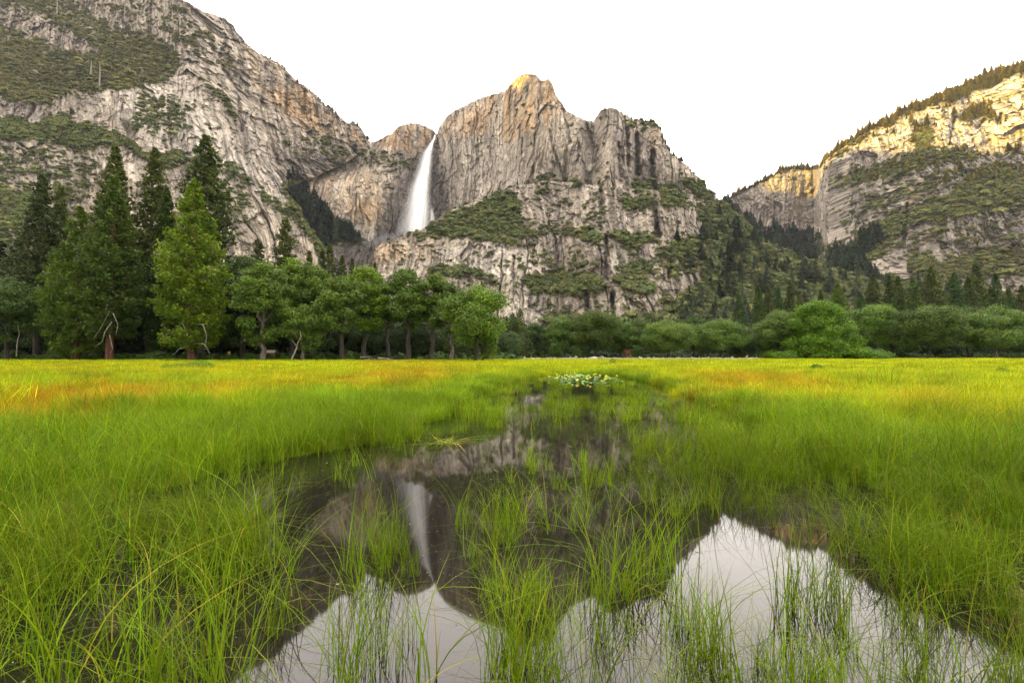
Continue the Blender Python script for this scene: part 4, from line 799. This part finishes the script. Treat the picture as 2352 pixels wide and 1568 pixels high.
# ------------------------------------------------------------------ the waterfall
def waterfall():
    m, nt, b, out = newmat('white_water')
    b.inputs['Base Color'].default_value = (.93,.94,.97,1); b.inputs['Roughness'].default_value = .9; b.inputs['Specular IOR Level'].default_value = .1
    at = nt.nodes.new('ShaderNodeAttribute'); at.attribute_name = 'fade'
    geo = nt.nodes.new('ShaderNodeNewGeometry'); mp = nt.nodes.new('ShaderNodeMapping'); mp.inputs['Scale'].default_value = (.12,.03,.003)
    nz = nt.nodes.new('ShaderNodeTexNoise'); nz.inputs['Scale'].default_value = 1; nz.inputs['Detail'].default_value = 4
    L = nt.links.new; L(geo.outputs['Position'], mp.inputs[0]); L(mp.outputs[0], nz.inputs['Vector'])
    mr = nt.nodes.new('ShaderNodeMapRange'); mr.inputs[1].default_value = .3; mr.inputs[2].default_value = .62; mr.inputs[3].default_value = .72; mr.inputs[4].default_value = 1.0; L(nz.outputs[0], mr.inputs[0])
    mu = nt.nodes.new('ShaderNodeMath'); mu.operation = 'MULTIPLY'; mu.use_clamp = True; L(at.outputs['Fac'], mu.inputs[0]); L(mr.outputs[0], mu.inputs[1])
    L(mu.outputs[0], b.inputs['Alpha'])
    tr = nt.nodes.new('ShaderNodeBsdfTranslucent'); tr.inputs[0].default_value = (.9,.92,.97,1)
    L_ = [(308,999.5,2.0),(318,998,3),(327,993.5,4.5),(340,988,8),(349,984,11),(372,979,14),(400,974,18),(428,968,22),(442,966,24),(484,962,29),(510,960,33),(532,958,37),(560,955,42)]
    A = np.array(L_, float); Yc = surf_Y('falls_cliff200', 990, 330)-24
    ks = np.arange(306, 575, 6.0); kd = np.array([min(surf_Y('falls_cliff200', q, w) for q in np.interp(w, A[:, 0], A[:, 1])+np.linspace(-1, 1, 7)*np.interp(w, A[:, 0], A[:, 2])) for w in ks])
    kd = np.minimum.accumulate(kd)-12; kk = np.exp(-np.arange(-6, 7)**2/18.); kk /= kk.sum(); kd = np.convolve(np.pad(kd, 6, mode='edge'), kk, 'valid')-4; wallY = lambda y: np.interp(y, ks, kd)
    rt = empty('waterfall', (0, Yc, 0), 'long white waterfall plunging from the notch down the dark cliff', 'waterfall')
    for k in range(3):
        nu, nv = 41, 160; v = np.linspace(0, 1, nv); y = 308+(562-308)*v; cx = np.interp(y, A[:, 0], A[:, 1]); w = np.interp(y, A[:, 0], A[:, 2])*(1.3 if k == 0 else .8 if k == 1 else .5)
        cx = cx+(k-1)*w*.12
        u = np.linspace(-1, 1, nu); U, VV = np.meshgrid(u, v); x = cx[:, None]+U*w[:, None]; yy = np.repeat(y[:, None], nu, 1)
        a, c = ray(x, yy); Y = wallY(y)[:, None]-(1-U*U)*(3+14*VV)*(1.2-.3*k)-k*5-18*VV
        fade = np.clip((1-np.abs(U)**1.3)*(1.0 if k == 0 else 1.25), 0, 1)**(1.3 if k == 0 else 1)*(.9 if k else .7)*np.clip(1.25-VV*.55, 0, 1)*sm(0, .02, VV)
        fade = fade*sm(1.0, .84, VV)
        P = np.stack([a*Y, Y-Yc, CH+c*Y], -1); me = mesh('water_veil', P.reshape(-1, 3), grid_faces(nu, nv)[:, ::-1], None, True)
        q = me.attributes.new('fade', 'FLOAT', 'POINT'); q.data.foreach_set('value', fade.ravel().astype(np.float32)); obj('water_veil', me, m, rt)
    # splash running down the ledge at the right foot
    nu, nv = 15, 60; v = np.linspace(0, 1, nv); y = 462+70*v; cx = np.interp(y, [462,500,532], [990,993,990]); w = np.interp(y, [462,500,532], [2.5,6,11])
    u = np.linspace(-1, 1, nu); U, VV = np.meshgrid(u, v); x = cx[:, None]+U*w[:, None]; a, c = ray(x, np.repeat(y[:, None], nu, 1)); Y = wallY(y)[:, None]-12-(1-U*U)*3
    fade = np.clip((1-U**2)*1.1, 0, 1)*.45*sm(.1, .5, VV); P = np.stack([a*Y, Y-Yc, CH+c*Y], -1); me = mesh('splash', P.reshape(-1, 3), grid_faces(nu, nv)[:, ::-1], None, True)
    q = me.attributes.new('fade', 'FLOAT', 'POINT'); q.data.foreach_set('value', fade.ravel().astype(np.float32)); obj('splash', me, m, rt)
waterfall()

# ------------------------------------------------------------------ small things
def plant_stuff(name, x0, x1, Y0, Y1, n, size, tints, seed, label, col=BUSH, flat=.7):
    g = np.random.default_rng(seed); Y = g.uniform(Y0, Y1, n); x = g.uniform(x0, x1, n); X = (x-CX)/F*Y; Z = ground_z(X, Y)
    s_ = size*g.lognormal(0, .3, n); rot = np.zeros((n, 3)); rot[:, 2] = g.uniform(0, 6.28, n); t = np.array(tints)[g.integers(0, len(tints), n)]*g.uniform(.7, 1.3, (n, 1))
    scatter(name, np.stack([X, Y, Z-.1*s_], 1), rot, np.stack([s_, s_, s_*flat], 1), g.integers(0, len(col.objects), n), t, col, label, 'undergrowth')
plant_stuff('bracken_ferns', -150, 640, 78, 92, 3200, .62, [(.15,.30,.01), (.19,.34,.012), (.12,.24,.01)], 801, 'bright green bracken along the foot of the left trees')
plant_stuff('bracken_ferns', 600, 1160, 84, 98, 1600, .5, [(.07,.14,.012), (.10,.19,.012)], 802, 'dull green ferns in the shade of the oak row')
plant_stuff('undergrowth_bushes', -150, 1200, 100, 118, 420, 2.6, [(.035,.07,.014), (.05,.10,.016)], 803, 'dark saplings and bushes between the oak trunks', flat=1.1)
plant_stuff('undergrowth_bushes', 1150, 2500, 155, 185, 420, 3.2, [(.035,.07,.014), (.05,.09,.018)], 804, 'dark bushes under the far row of oaks', flat=1.1)
def shrub(name, x, Y, w, h, tint, seed, label, cat='shrub', n=900, leaf=.07):
    X, Y, z = place(x, Y); g = np.random.default_rng(seed); r = empty(name, (X, Y, z), label, cat)
    v = g.normal(size=(n, 3)); v /= np.linalg.norm(v, axis=1)[:, None]; C = v*g.uniform(.4, 1, (n, 1))**.5*np.array([w/2, w/2, h/2])*(1+.5*(fbm(v[:, 0]*2, v[:, 2]*2, 2, seed)-.5))[:, None]; C[:, 2] += h*.5
    V, Fc = leaf_quads(C, leaf, g, up=.2); obj('foliage', mesh('foliage', V, Fc, np.repeat(np.array(tint)*g.uniform(.7, 1.3, (n, 1)), 4, 0)), LEAF, r)
    v, f = merge([tube(wig((0, 0, -.05), (g.normal(0, w*.2), g.normal(0, w*.2), h*.7), 4, .02, g), [.025, .02, .012, .006], 5) for q in range(4)]); obj('stems', mesh('stems', v, f), BARK, r); return r
shrub('meadow_shrub', 464, 43, 2.2, 1.0, (.10,.22,.012), 811, 'bright leafy shrub, the right and taller one in the left meadow')
shrub('meadow_shrub', 405, 42, 2.6, .7, (.13,.24,.012), 812, 'low leafy shrub just left of the taller shrub in the left meadow')
shrub('meadow_shrub', 1874, 38, 1.0, .75, (.10,.20,.01), 813, 'small round green bush alone in the right meadow')
shrub('meadow_shrub', 2300, 34, .9, .6, (.12,.23,.01), 814, 'faint green bush in the right meadow near the picture edge')
shrub('sapling', 1407, 62, .8, .9, (.05,.09,.015), 815, 'tiny dark sapling standing in the meadow behind the lily patch', 'sapling', 300)
for x, Y, w, h, lb in [(1155,128,3.5,4.5,'round grey green bush at the right end of the oak row'),(1275,140,4.2,5,'young leafy tree under the far oaks, left of the straight grey trunk'),(1326,138,3,3.4,'small light green bush under the tall yellowish oak'),(1462,138,3.4,4.2,'round bush beside the little brown hut')]:
    shrub('bush', x, Y, w, h, (.06,.12,.02), int(x), lb, 'bush', 1500, .3)

# pond lily patch
def lily():
    g = np.random.default_rng(821); X, Y = on_ground(1330, 871); r = empty('water_lily', (float(X), float(Y), 0), 'patch of upright glossy lily pads with yellow flowers at the far end of the pond', 'water lily')
    m, nt, b, out = newmat('lily_leaf'); a = nt.nodes.new('ShaderNodeAttribute'); a.attribute_name = 'tint'; nt.links.new(a.outputs['Color'], b.inputs['Base Color']); b.inputs['Roughness'].default_value = .5; b.inputs['Specular IOR Level'].default_value = .2
    V = []; Fc = []; C = []; k = 10
    for i in range(330):
        a0 = g.uniform(0, 6.283); q = math.sqrt(g.uniform(0, 1)); px = 2.45*q*math.cos(a0)+.15; py = 4.2*q*math.sin(a0); rad = g.uniform(.10, .19); edge = q > .85
        z = .012 if edge else g.uniform(.02, .16)*(1.05-q)*1.5+.015; tilt = 0 if edge else abs(g.normal(.3, .25)); ta = g.uniform(0, 6.283); ua = g.uniform(0, 6.283)
        o = len(V); n3 = np.array([math.sin(tilt)*math.cos(ta), math.sin(tilt)*math.sin(ta), math.cos(tilt)]); e1 = np.cross(n3, [.2, .3, .9]); e1 /= np.linalg.norm(e1); e2 = np.cross(n3, e1); c0 = np.array([px, py, z+rad*math.sin(tilt)*.8])
        col = np.array([(.06,.17,.02), (.10,.24,.03), (.12,.22,.06), (.20,.27,.02)][g.integers(0, 4)])*g.uniform(.8, 1.25)
        V.append(c0-n3*.012); C.append(col*.9)
        for j in range(k):
            an = ua+.22+(6.283-.44)*j/(k-1); rr = rad*(1+.06*math.sin(3*an)); V.append(c0+e1*math.cos(an)*rr*1.15+e2*math.sin(an)*rr+n3*.02*math.sin(2*an)); C.append(col)
        for j in range(k-1): Fc.append([o, o+1+j, o+2+j, o+2+j])
    Fc = np.array(Fc); obj('leaves', mesh('leaves', V, Fc[:, :3], C), m, r)
    ym, nt, b, out = newmat('lily_flower'); b.inputs['Base Color'].default_value = (.75,.60,.03,1)
    for i in range(26):
        a0 = g.uniform(0, 6.283); q = math.sqrt(g.uniform(.05, .95)); c = np.array([2.4*q*math.cos(a0), 4*q*math.sin(a0)-.5, g.uniform(.12, .3)]); v = []; f = []
        for t, (rr, zz) in enumerate([(.02,-.04),(.06,-.03),(.075,.01),(.055,.045),(.025,.05)]):
            for j in range(7): v.append(c+np.array([rr*math.cos(j*.8976), rr*math.sin(j*.8976), zz]))
        for t in range(4):
            for j in range(7): f.append([t*7+j, t*7+(j+1) % 7, (t+1)*7+(j+1) % 7, (t+1)*7+j])
        obj('flower', mesh('flower', v, f), ym, r)
lily()

# dead wood
g = np.random.default_rng(830)
def deadwood(name, segs, label, cat, mat=DEADWOOD, Yd=90, k=6):
    X0, Y0, z0 = place(segs[0][0][0][0], Yd); parts = []
    for pts, r0 in segs:
        P = []
        for x, y in pts: a, c = ray(x, y); P.append([a*Yd-X0, g.normal(0, .12), CH+c*Yd-z0])
        n = 3*len(P); t = np.linspace(0, len(P)-1, n); P = np.array(P); Q = np.stack([np.interp(t, range(len(P)), P[:, q]) for q in range(3)], 1)+g.normal(0, .03, (n, 3)); parts.append(tube(Q, np.linspace(r0, r0*.3, n), k))
    v, f = merge(parts); o = obj(name, mesh(name, v, f, None, True), mat); o.location = (X0, Y0, z0); return tag(o, label, cat)
deadwood('dead_branch', [([(668,828),(680,800),(684,785),(692,775),(690,760)], .16), ([(682,795),(672,782)], .07)], 'crooked pale dead branch leaning beside the short grey trunked oak', 'dead branch', Yd=88)
deadwood('fallen_branch', [([(838,829),(850,822),(868,827),(884,829)], .12), ([(852,824),(846,817)], .06), ([(864,826),(876,819)], .05)], 'tangled fallen branch left of the pale fallen logs', 'fallen branch', GREYBARK, Yd=84)
deadwood('fallen_log', [([(868,822),(892,824),(912,828)], .16)], 'pale fallen log lying in front of the thick shaded oak', 'fallen log', Yd=84)
deadwood('fallen_log', [([(885,831),(905,828),(932,829)], .12), ([(905,829),(916,823)], .05)], 'lower pale log with a short spur, in front of the vase shaped oak', 'fallen log', Yd=83)
deadwood('fallen_branch', [([(828,820),(845,819),(852,818)], .09)], 'short bleached stick on the grass behind the tangled branch', 'fallen branch', Yd=90)
deadwood('dead_branch', [([(38,818),(40,790),(42,765),(40,745)], .10)], 'thin pale dead stem among the dark trees at the far left', 'dead branch', Yd=95)
def tree_limbs(x, Y, segs, label_parent):
    r = [o for o in scene.collection.objects if o.get('label') == label_parent][0]
    for pts, r0 in segs:
        P = []
        for px, py in pts: a, c = ray(px, py); P.append([a*(Y-4)-r.location.x, -4+g.normal(0, .2), CH+c*(Y-4)-r.location.z])
        n = 3*len(P); t = np.linspace(0, len(P)-1, n); P = np.array(P); Q = np.stack([np.interp(t, range(len(P)), P[:, q]) for q in range(3)], 1); P0 = np.array([0, 0, Q[0, 2]+.3]); Q = np.vstack([P0, Q]); v, f = tube(Q, np.linspace(r0, .03, n+1), 5); obj('dead_branch', mesh('dead_branch', v, f, None, True), DEADWOOD, r)
tree_limbs(252, 94, [([(250,715),(238,735),(228,758),(214,778)], .1), ([(256,740),(244,760),(236,785),(222,795)], .11), ([(262,720),(270,745),(268,770)], .08), ([(254,770),(258,800),(250,812)], .09), ([(246,700),(240,712),(232,730)], .07)], 'tall dark cedar with bare red lower trunk and pale curved dead branches')
tree_limbs(440, 90, [([(468,745),(474,770),(470,800)], .1), ([(420,740),(425,758),(424,770)], .07), ([(470,790),(482,812)], .08), ([(414,800),(402,812),(392,814)], .06)], 'brightest yellow green cedar with a short red trunk, broad at the bottom')
r = [o for o in scene.collection.objects if o.get('label') == 'wide oak crown over a pale leaning trunk'][0]
tr = [c for c in r.children if c.name.startswith('trunk')][0]
for key_, x_, y_, sz in (('left_massif300',239,205,58),('left_massif300',139,36,42),('left_massif300',294,40,30),('left_massif300',220,175,30)):
    xs_, yy_, P_, v_, _ = SHEETS[key_]; i_ = int(np.searchsorted(xs_, x_)); j_ = int(np.argmin(np.abs(yy_[:, i_]-y_))); p_ = P_[j_, i_]; hh = sz/F*p_[1]
    v, f = tube([(0,0,-4),(.4,0,hh*.5),(0,0,hh)], [1.5, 1.1, .3], 6); parts = [(v, f)]
    for q in range(5):
        zz = hh*(.45+.1*q); d_ = (-1)**q; parts.append(tube([(0,0,zz),(d_*hh*.04,0,zz+.8)], [.4,.15], 4))
    v, f = merge(parts); o = obj('dead_snag', mesh('dead_snag', v, f, None, True), DEADWOOD); o.location = tuple(p_+np.array([0,-12,0]))
    tag(o, {58:'tallest bleached snag on the brush slope of the left mountain',42:'pale snag near the top of the picture on the left brush slope',30:'short grey snag right of the others on the left mountain'}[sz] if x_ != 220 else 'small yellowish snag just left of the tallest bleached snag', 'dead tree')

# shelter roof and hut among the trees, a small yellow sign
def box(c, d): 
    x, y, z = c; a, b_, h = d[0]/2, d[1]/2, d[2]/2
    V = [(x-a,y-b_,z-h),(x+a,y-b_,z-h),(x+a,y+b_,z-h),(x-a,y+b_,z-h),(x-a,y-b_,z+h),(x+a,y-b_,z+h),(x+a,y+b_,z+h),(x-a,y+b_,z+h)]
    return np.array(V, float), np.array([[0,3,2,1],[4,5,6,7],[0,1,5,4],[1,2,6,5],[2,3,7,6],[3,0,4,7]])
def plain(name, c, r_=.8):
    m, nt, b, out = newmat(name); nz = nt.nodes.new('ShaderNodeTexNoise'); nz.inputs['Scale'].default_value = 6; mx = nt.nodes.new('ShaderNodeMix'); mx.data_type = 'RGBA'
    mx.inputs[6].default_value = (*[q*.75 for q in c], 1); mx.inputs[7].default_value = (*[min(1, q*1.2) for q in c], 1); nt.links.new(nz.outputs[0], mx.inputs[0]); nt.links.new(mx.outputs[2], b.inputs['Base Color']); b.inputs['Roughness'].default_value = r_; return m
WOODW = plain('weathered_wood', (.30,.22,.15)); ROOFM = plain('grey_roof', (.42,.34,.28)); BRN = plain('brown_boards', (.30,.15,.07)); YEL = plain('yellow_paint', (.7,.42,.03)); STEEL = plain('post_metal', (.2,.2,.2))
def gable(w, d, z, h, t=.12):
    o = []
    for sgn in (1, -1):
        V = [(-w/2,0,z+h),(w/2,0,z+h),(w/2,sgn*d/2,z),(-w/2,sgn*d/2,z)]; V = np.array(V+[(a, b_, c-t) for a, b_, c in V]); o.append((V, np.array([[0,1,2,3],[4,7,6,5],[0,4,5,1],[1,5,6,2],[2,6,7,3],[3,7,4,0]])))
    return merge(o)
X, Y, z = place(622, 100); r = empty('notice_shelter', (X, Y, z), 'small open shelter with a pale gabled roof between the oak trunks', 'shelter')
v, f = gable(2.4, 1.8, 1.75, .55); obj('roof', mesh('roof', v, f), ROOFM, r)
for sx in (-.8, .8): v, f = box((sx, 0, .85), (.14, .14, 1.75)); obj('post', mesh('post', v, f), WOODW, r)
v, f = box((0, .1, 1.15), (1.4, .06, .8)); obj('board', mesh('board', v, f), BRN, r)
X, Y, z = place(1447, 150); r = empty('hut', (X, Y, z), 'little brown hut with a peaked roof under the far oaks', 'hut')
v, f = box((0, 0, 1.0), (3.6, 3, 2.2)); obj('wall', mesh('wall', v, f), BRN, r); v, f = gable(4.4, 4, 2.1, 1.1); obj('roof', mesh('roof', v, f), plain('rust_roof', (.36,.17,.09)), r)
v, f = box((.4, -1.53, .95), (.9, .06, 1.9)); dr = obj('door', mesh('door', v, f), WOODW, r); v, f = box((-1, -1.53, 1.3), (.8, .06, .6)); obj('window', mesh('window', v, f), plain('dark_glass', (.03,.03,.035), .2), r)
X, Y, z = place(527, 100); r = empty('trail_sign', (X, Y, z), 'tiny yellow sign on a post in the shade right of the bright cedar', 'sign')
v, f = tube([(0,0,-.2),(0,0,1.9)], [.04,.04], 8); obj('post', mesh('post', v, f), STEEL, r); v, f = merge([box((0,-.06,1.75), (.55,.03,.45)), box((0,-.06,1.35), (.4,.03,.25))]); obj('panel', mesh('panel', v, f), YEL, r)

# gravel bar and stones in front of the far oaks
def gravel():
    V = []; n = 120; xs = np.linspace(1150, 1760, n); 
    for x in xs: 
        for Y in (112, 118, 128): X = (x-CX)/F*Y; V.append((X, Y+fbm(np.array([x/30.]), np.array([Y*1.]), 2, 5)[0]*5, float(ground_z(np.array([X]), np.array([float(Y)]))[0])+.24))
    f = [[i*3+q, i*3+3+q, i*3+4+q, i*3+1+q] for i in range(n-1) for q in range(2)]
    o = obj('gravel_path', mesh('gravel_path', V, f), plain('gravel', (.27,.23,.17))); tag(o, kind='structure')
    st = []
    for i in range(5):
        g2 = np.random.default_rng(i); v = g2.normal(size=(14, 3)); v /= np.linalg.norm(v, axis=1)[:, None]; import bmesh
        bm = bmesh.new(); [bm.verts.new(q*np.array([.5,.5,.35])*g2.uniform(.8,1.2)) for q in v]; bmesh.ops.convex_hull(bm, input=bm.verts); me = bpy.data.meshes.new('stone'); bm.to_mesh(me); bm.free()
        st.append(me)
    col = var_collection('stone_kind', st, plain('stone', (.30,.26,.21)))
    g2 = np.random.default_rng(9); m = 700; x = g2.uniform(1160, 1740, m); Y = g2.uniform(110, 122, m); X = (x-CX)/F*Y; Z = ground_z(X, Y)+.25; s_ = g2.lognormal(-1.1, .5, m)
    rot = g2.uniform(0, 6, (m, 3)); scatter('gravel_stones', np.stack([X, Y, Z], 1), rot, np.stack([s_*1.3, s_, s_], 1), g2.integers(0, 5, m), np.ones((m, 3)), col, 'pale stones strewn along the gravel strip beyond the meadow', 'stones')
gravel()

# stems lying on the water and small pale specks
def floaters():
    FL = var_collection('floating_stem_kind', [tuft(700+i, 1, .01, .5, .8, .006, 8, .3, .9) for i in range(4)], GRASS)
    g2 = np.random.default_rng(70); m = 5200; Y = np.sqrt(g2.uniform(4, 100, m)); X = g2.uniform(-1, 1, m)*(Y*1.2+.5); k = (pond_dist(X, Y) > .3); X, Y = X[k], Y[k]; m = min(len(X), 170); X, Y = X[:m], Y[:m]
    rot = np.stack([np.full(m, R(88)), g2.normal(0, .03, m), g2.uniform(0, 6.28, m)], 1); s_ = g2.uniform(.4, 1, m)
    scatter('floating_stems', np.stack([X, Y, np.full(m, .006)], 1), rot, np.stack([s_]*3, 1), g2.integers(0, 4, m), np.array([(.22,.26,.06)])*g2.uniform(.5, 1.3, (m, 1)), FL, 'pale dead stems lying flat on the pond surface', 'stems')
    me = mesh('speck', [(.5,0,0),(0,.5,0),(-.5,0,0),(0,-.5,0)], [[0,1,2,3]], np.ones((4, 3))); SP = var_collection('speck_kind', [me], GRASS)
    m = 14000; Y = np.sqrt(g2.uniform(4, 140, m)); X = g2.uniform(-1, 1, m)*(Y*1.2+.5); k = (pond_dist(X, Y) > .3)&(fbm(X*1.2, Y*1.2, 3, 71) > .52); X, Y = X[k], Y[k]; m = len(X); s_ = .0055*g2.lognormal(0, .4, m)
    rot = np.zeros((m, 3)); rot[:, 2] = g2.uniform(0, 6, m); scatter('floating_specks', np.stack([X, Y, np.full(m, .004)], 1), rot, np.stack([s_*1.6, s_, s_], 1), np.zeros(m), np.array([(.45,.45,.38)])*g2.uniform(.4, 1.2, (m, 1)), SP, 'tiny pale specks floating round the sedge stems', 'specks')
    X, Y = on_ground(1024, 1017); me = tuft(777, 60, .3, .25, .5, .012, 5, 1.4, .8); me.materials.append(GRASS2); o = obj('floating_weed', me); o.location = (float(X), float(Y), .0); o.scale = (.75, .75, .28); tag(o, 'flat yellow green weed mat floating alone in the pond', 'water weed')
GRASS2 = leaf_material('weed_blades', .3, False)
def _t(me, c):
    a = me.attributes['tint']; n = len(me.vertices); b = np.zeros(n*4, np.float32); a.data.foreach_get('color', b); b = b.reshape(-1, 4); b[:, :3] *= np.array(c); a.data.foreach_set('color', b.ravel())
floaters(); _t(bpy.data.objects['floating_weed'].data, (.30,.36,.02))

# spray drifting from the foot of the falls
def mist():
    m = bpy.data.materials.new('spray'); m.use_nodes = True; nt = m.node_tree; nt.nodes.clear(); out = nt.nodes.new('ShaderNodeOutputMaterial'); v = nt.nodes.new('ShaderNodeVolumePrincipled')
    v.inputs['Color'].default_value = (.92,.93,1,1); nt.links.new(v.outputs[0], out.inputs['Volume'])
    tc = nt.nodes.new('ShaderNodeTexCoord'); sb = nt.nodes.new('ShaderNodeVectorMath'); sb.operation = 'SUBTRACT'; sb.inputs[1].default_value = (.5,.5,.5); ln = nt.nodes.new('ShaderNodeVectorMath'); ln.operation = 'LENGTH'
    mr = nt.nodes.new('ShaderNodeMapRange'); mr.interpolation_type = 'SMOOTHSTEP'; mr.inputs[1].default_value = .05; mr.inputs[2].default_value = .48; mr.inputs[3].default_value = .02; mr.inputs[4].default_value = 0
    nz = nt.nodes.new('ShaderNodeTexNoise'); nz.inputs['Scale'].default_value = 3.5; nz.inputs['Detail'].default_value = 3; mu = nt.nodes.new('ShaderNodeMath'); mu.operation = 'MULTIPLY'
    L = nt.links.new; L(tc.outputs['Generated'], sb.inputs[0]); L(sb.outputs[0], ln.inputs[0]); L(ln.outputs['Value'], mr.inputs[0]); L(tc.outputs['Generated'], nz.inputs['Vector']); L(mr.outputs[0], mu.inputs[0]); L(nz.outputs[0], mu.inputs[1]); L(mu.outputs[0], v.inputs['Density'])
    for (x, y, rx, rz, dd) in ((890,554,85,24,80), (950,530,60,48,90)):
        Yd = surf_Y('falls_cliff200', x, y)-45; a, c = ray(x, y); n = 16; V = [(0,0,-1)]+[(math.cos(p)*math.cos(t), math.sin(p)*math.cos(t), math.sin(t)) for t in np.linspace(-1.3, 1.3, 9) for p in np.arange(n)*2*math.pi/n]+[(0,0,1)]
        V = np.array(V)*np.array([rx/F*Yd, dd*.5, rz/F*Yd]); f = []
        for t in range(8):
            for j in range(n): f.append([1+t*n+j, 1+t*n+(j+1) % n, 1+(t+1)*n+(j+1) % n, 1+(t+1)*n+j])
        for j in range(n): f.append([0, 1+(j+1) % n, 1+j, 1+j]); f.append([len(V)-1, 1+8*n+j, 1+8*n+(j+1) % n, 1+8*n+(j+1) % n])
        import bmesh
        bm = bmesh.new(); vs = [bm.verts.new(q) for q in V]
        for q in f: bm.faces.new([vs[w] for w in dict.fromkeys(q)])
        me = bpy.data.meshes.new('falls_mist'); bm.to_mesh(me); bm.free(); o = obj('falls_mist', me, m); o.location = (a*Yd, Yd, CH+c*Yd); tag(o, 'thin spray hanging at the foot of the waterfall', 'mist', kind='stuff')
mist()

# the valley air
def air():
    m = bpy.data.materials.new('valley_air'); m.use_nodes = True; nt = m.node_tree; nt.nodes.clear(); out = nt.nodes.new('ShaderNodeOutputMaterial'); v = nt.nodes.new('ShaderNodeVolumePrincipled')
    v.inputs['Color'].default_value = (.86,.92,1,1); v.inputs['Density'].default_value = HAZE; nt.links.new(v.outputs[0], out.inputs['Volume'])
    V, f = box((0, 0, 0), (2, 2, 2)); zs = [o for o in scene.objects if o.type == 'MESH' and o.get('kind') == 'structure']
    mn = np.array([1e9]*3); mx = -mn
    for o in zs:
        c = np.empty(len(o.data.vertices)*3, np.float32); o.data.vertices.foreach_get('co', c); c = c.reshape(-1, 3); mn = np.minimum(mn, c.min(0)); mx = np.maximum(mx, c.max(0))
    mn -= (30, 30, 1); mx += (30, 30, 60); V = np.where(V < 0, mn, mx)
    tag(obj('haze', mesh('haze', V, f), m), 'faint evening air filling the valley', 'haze', kind='stuff')
HAZE = .00003
if HAZE: air()
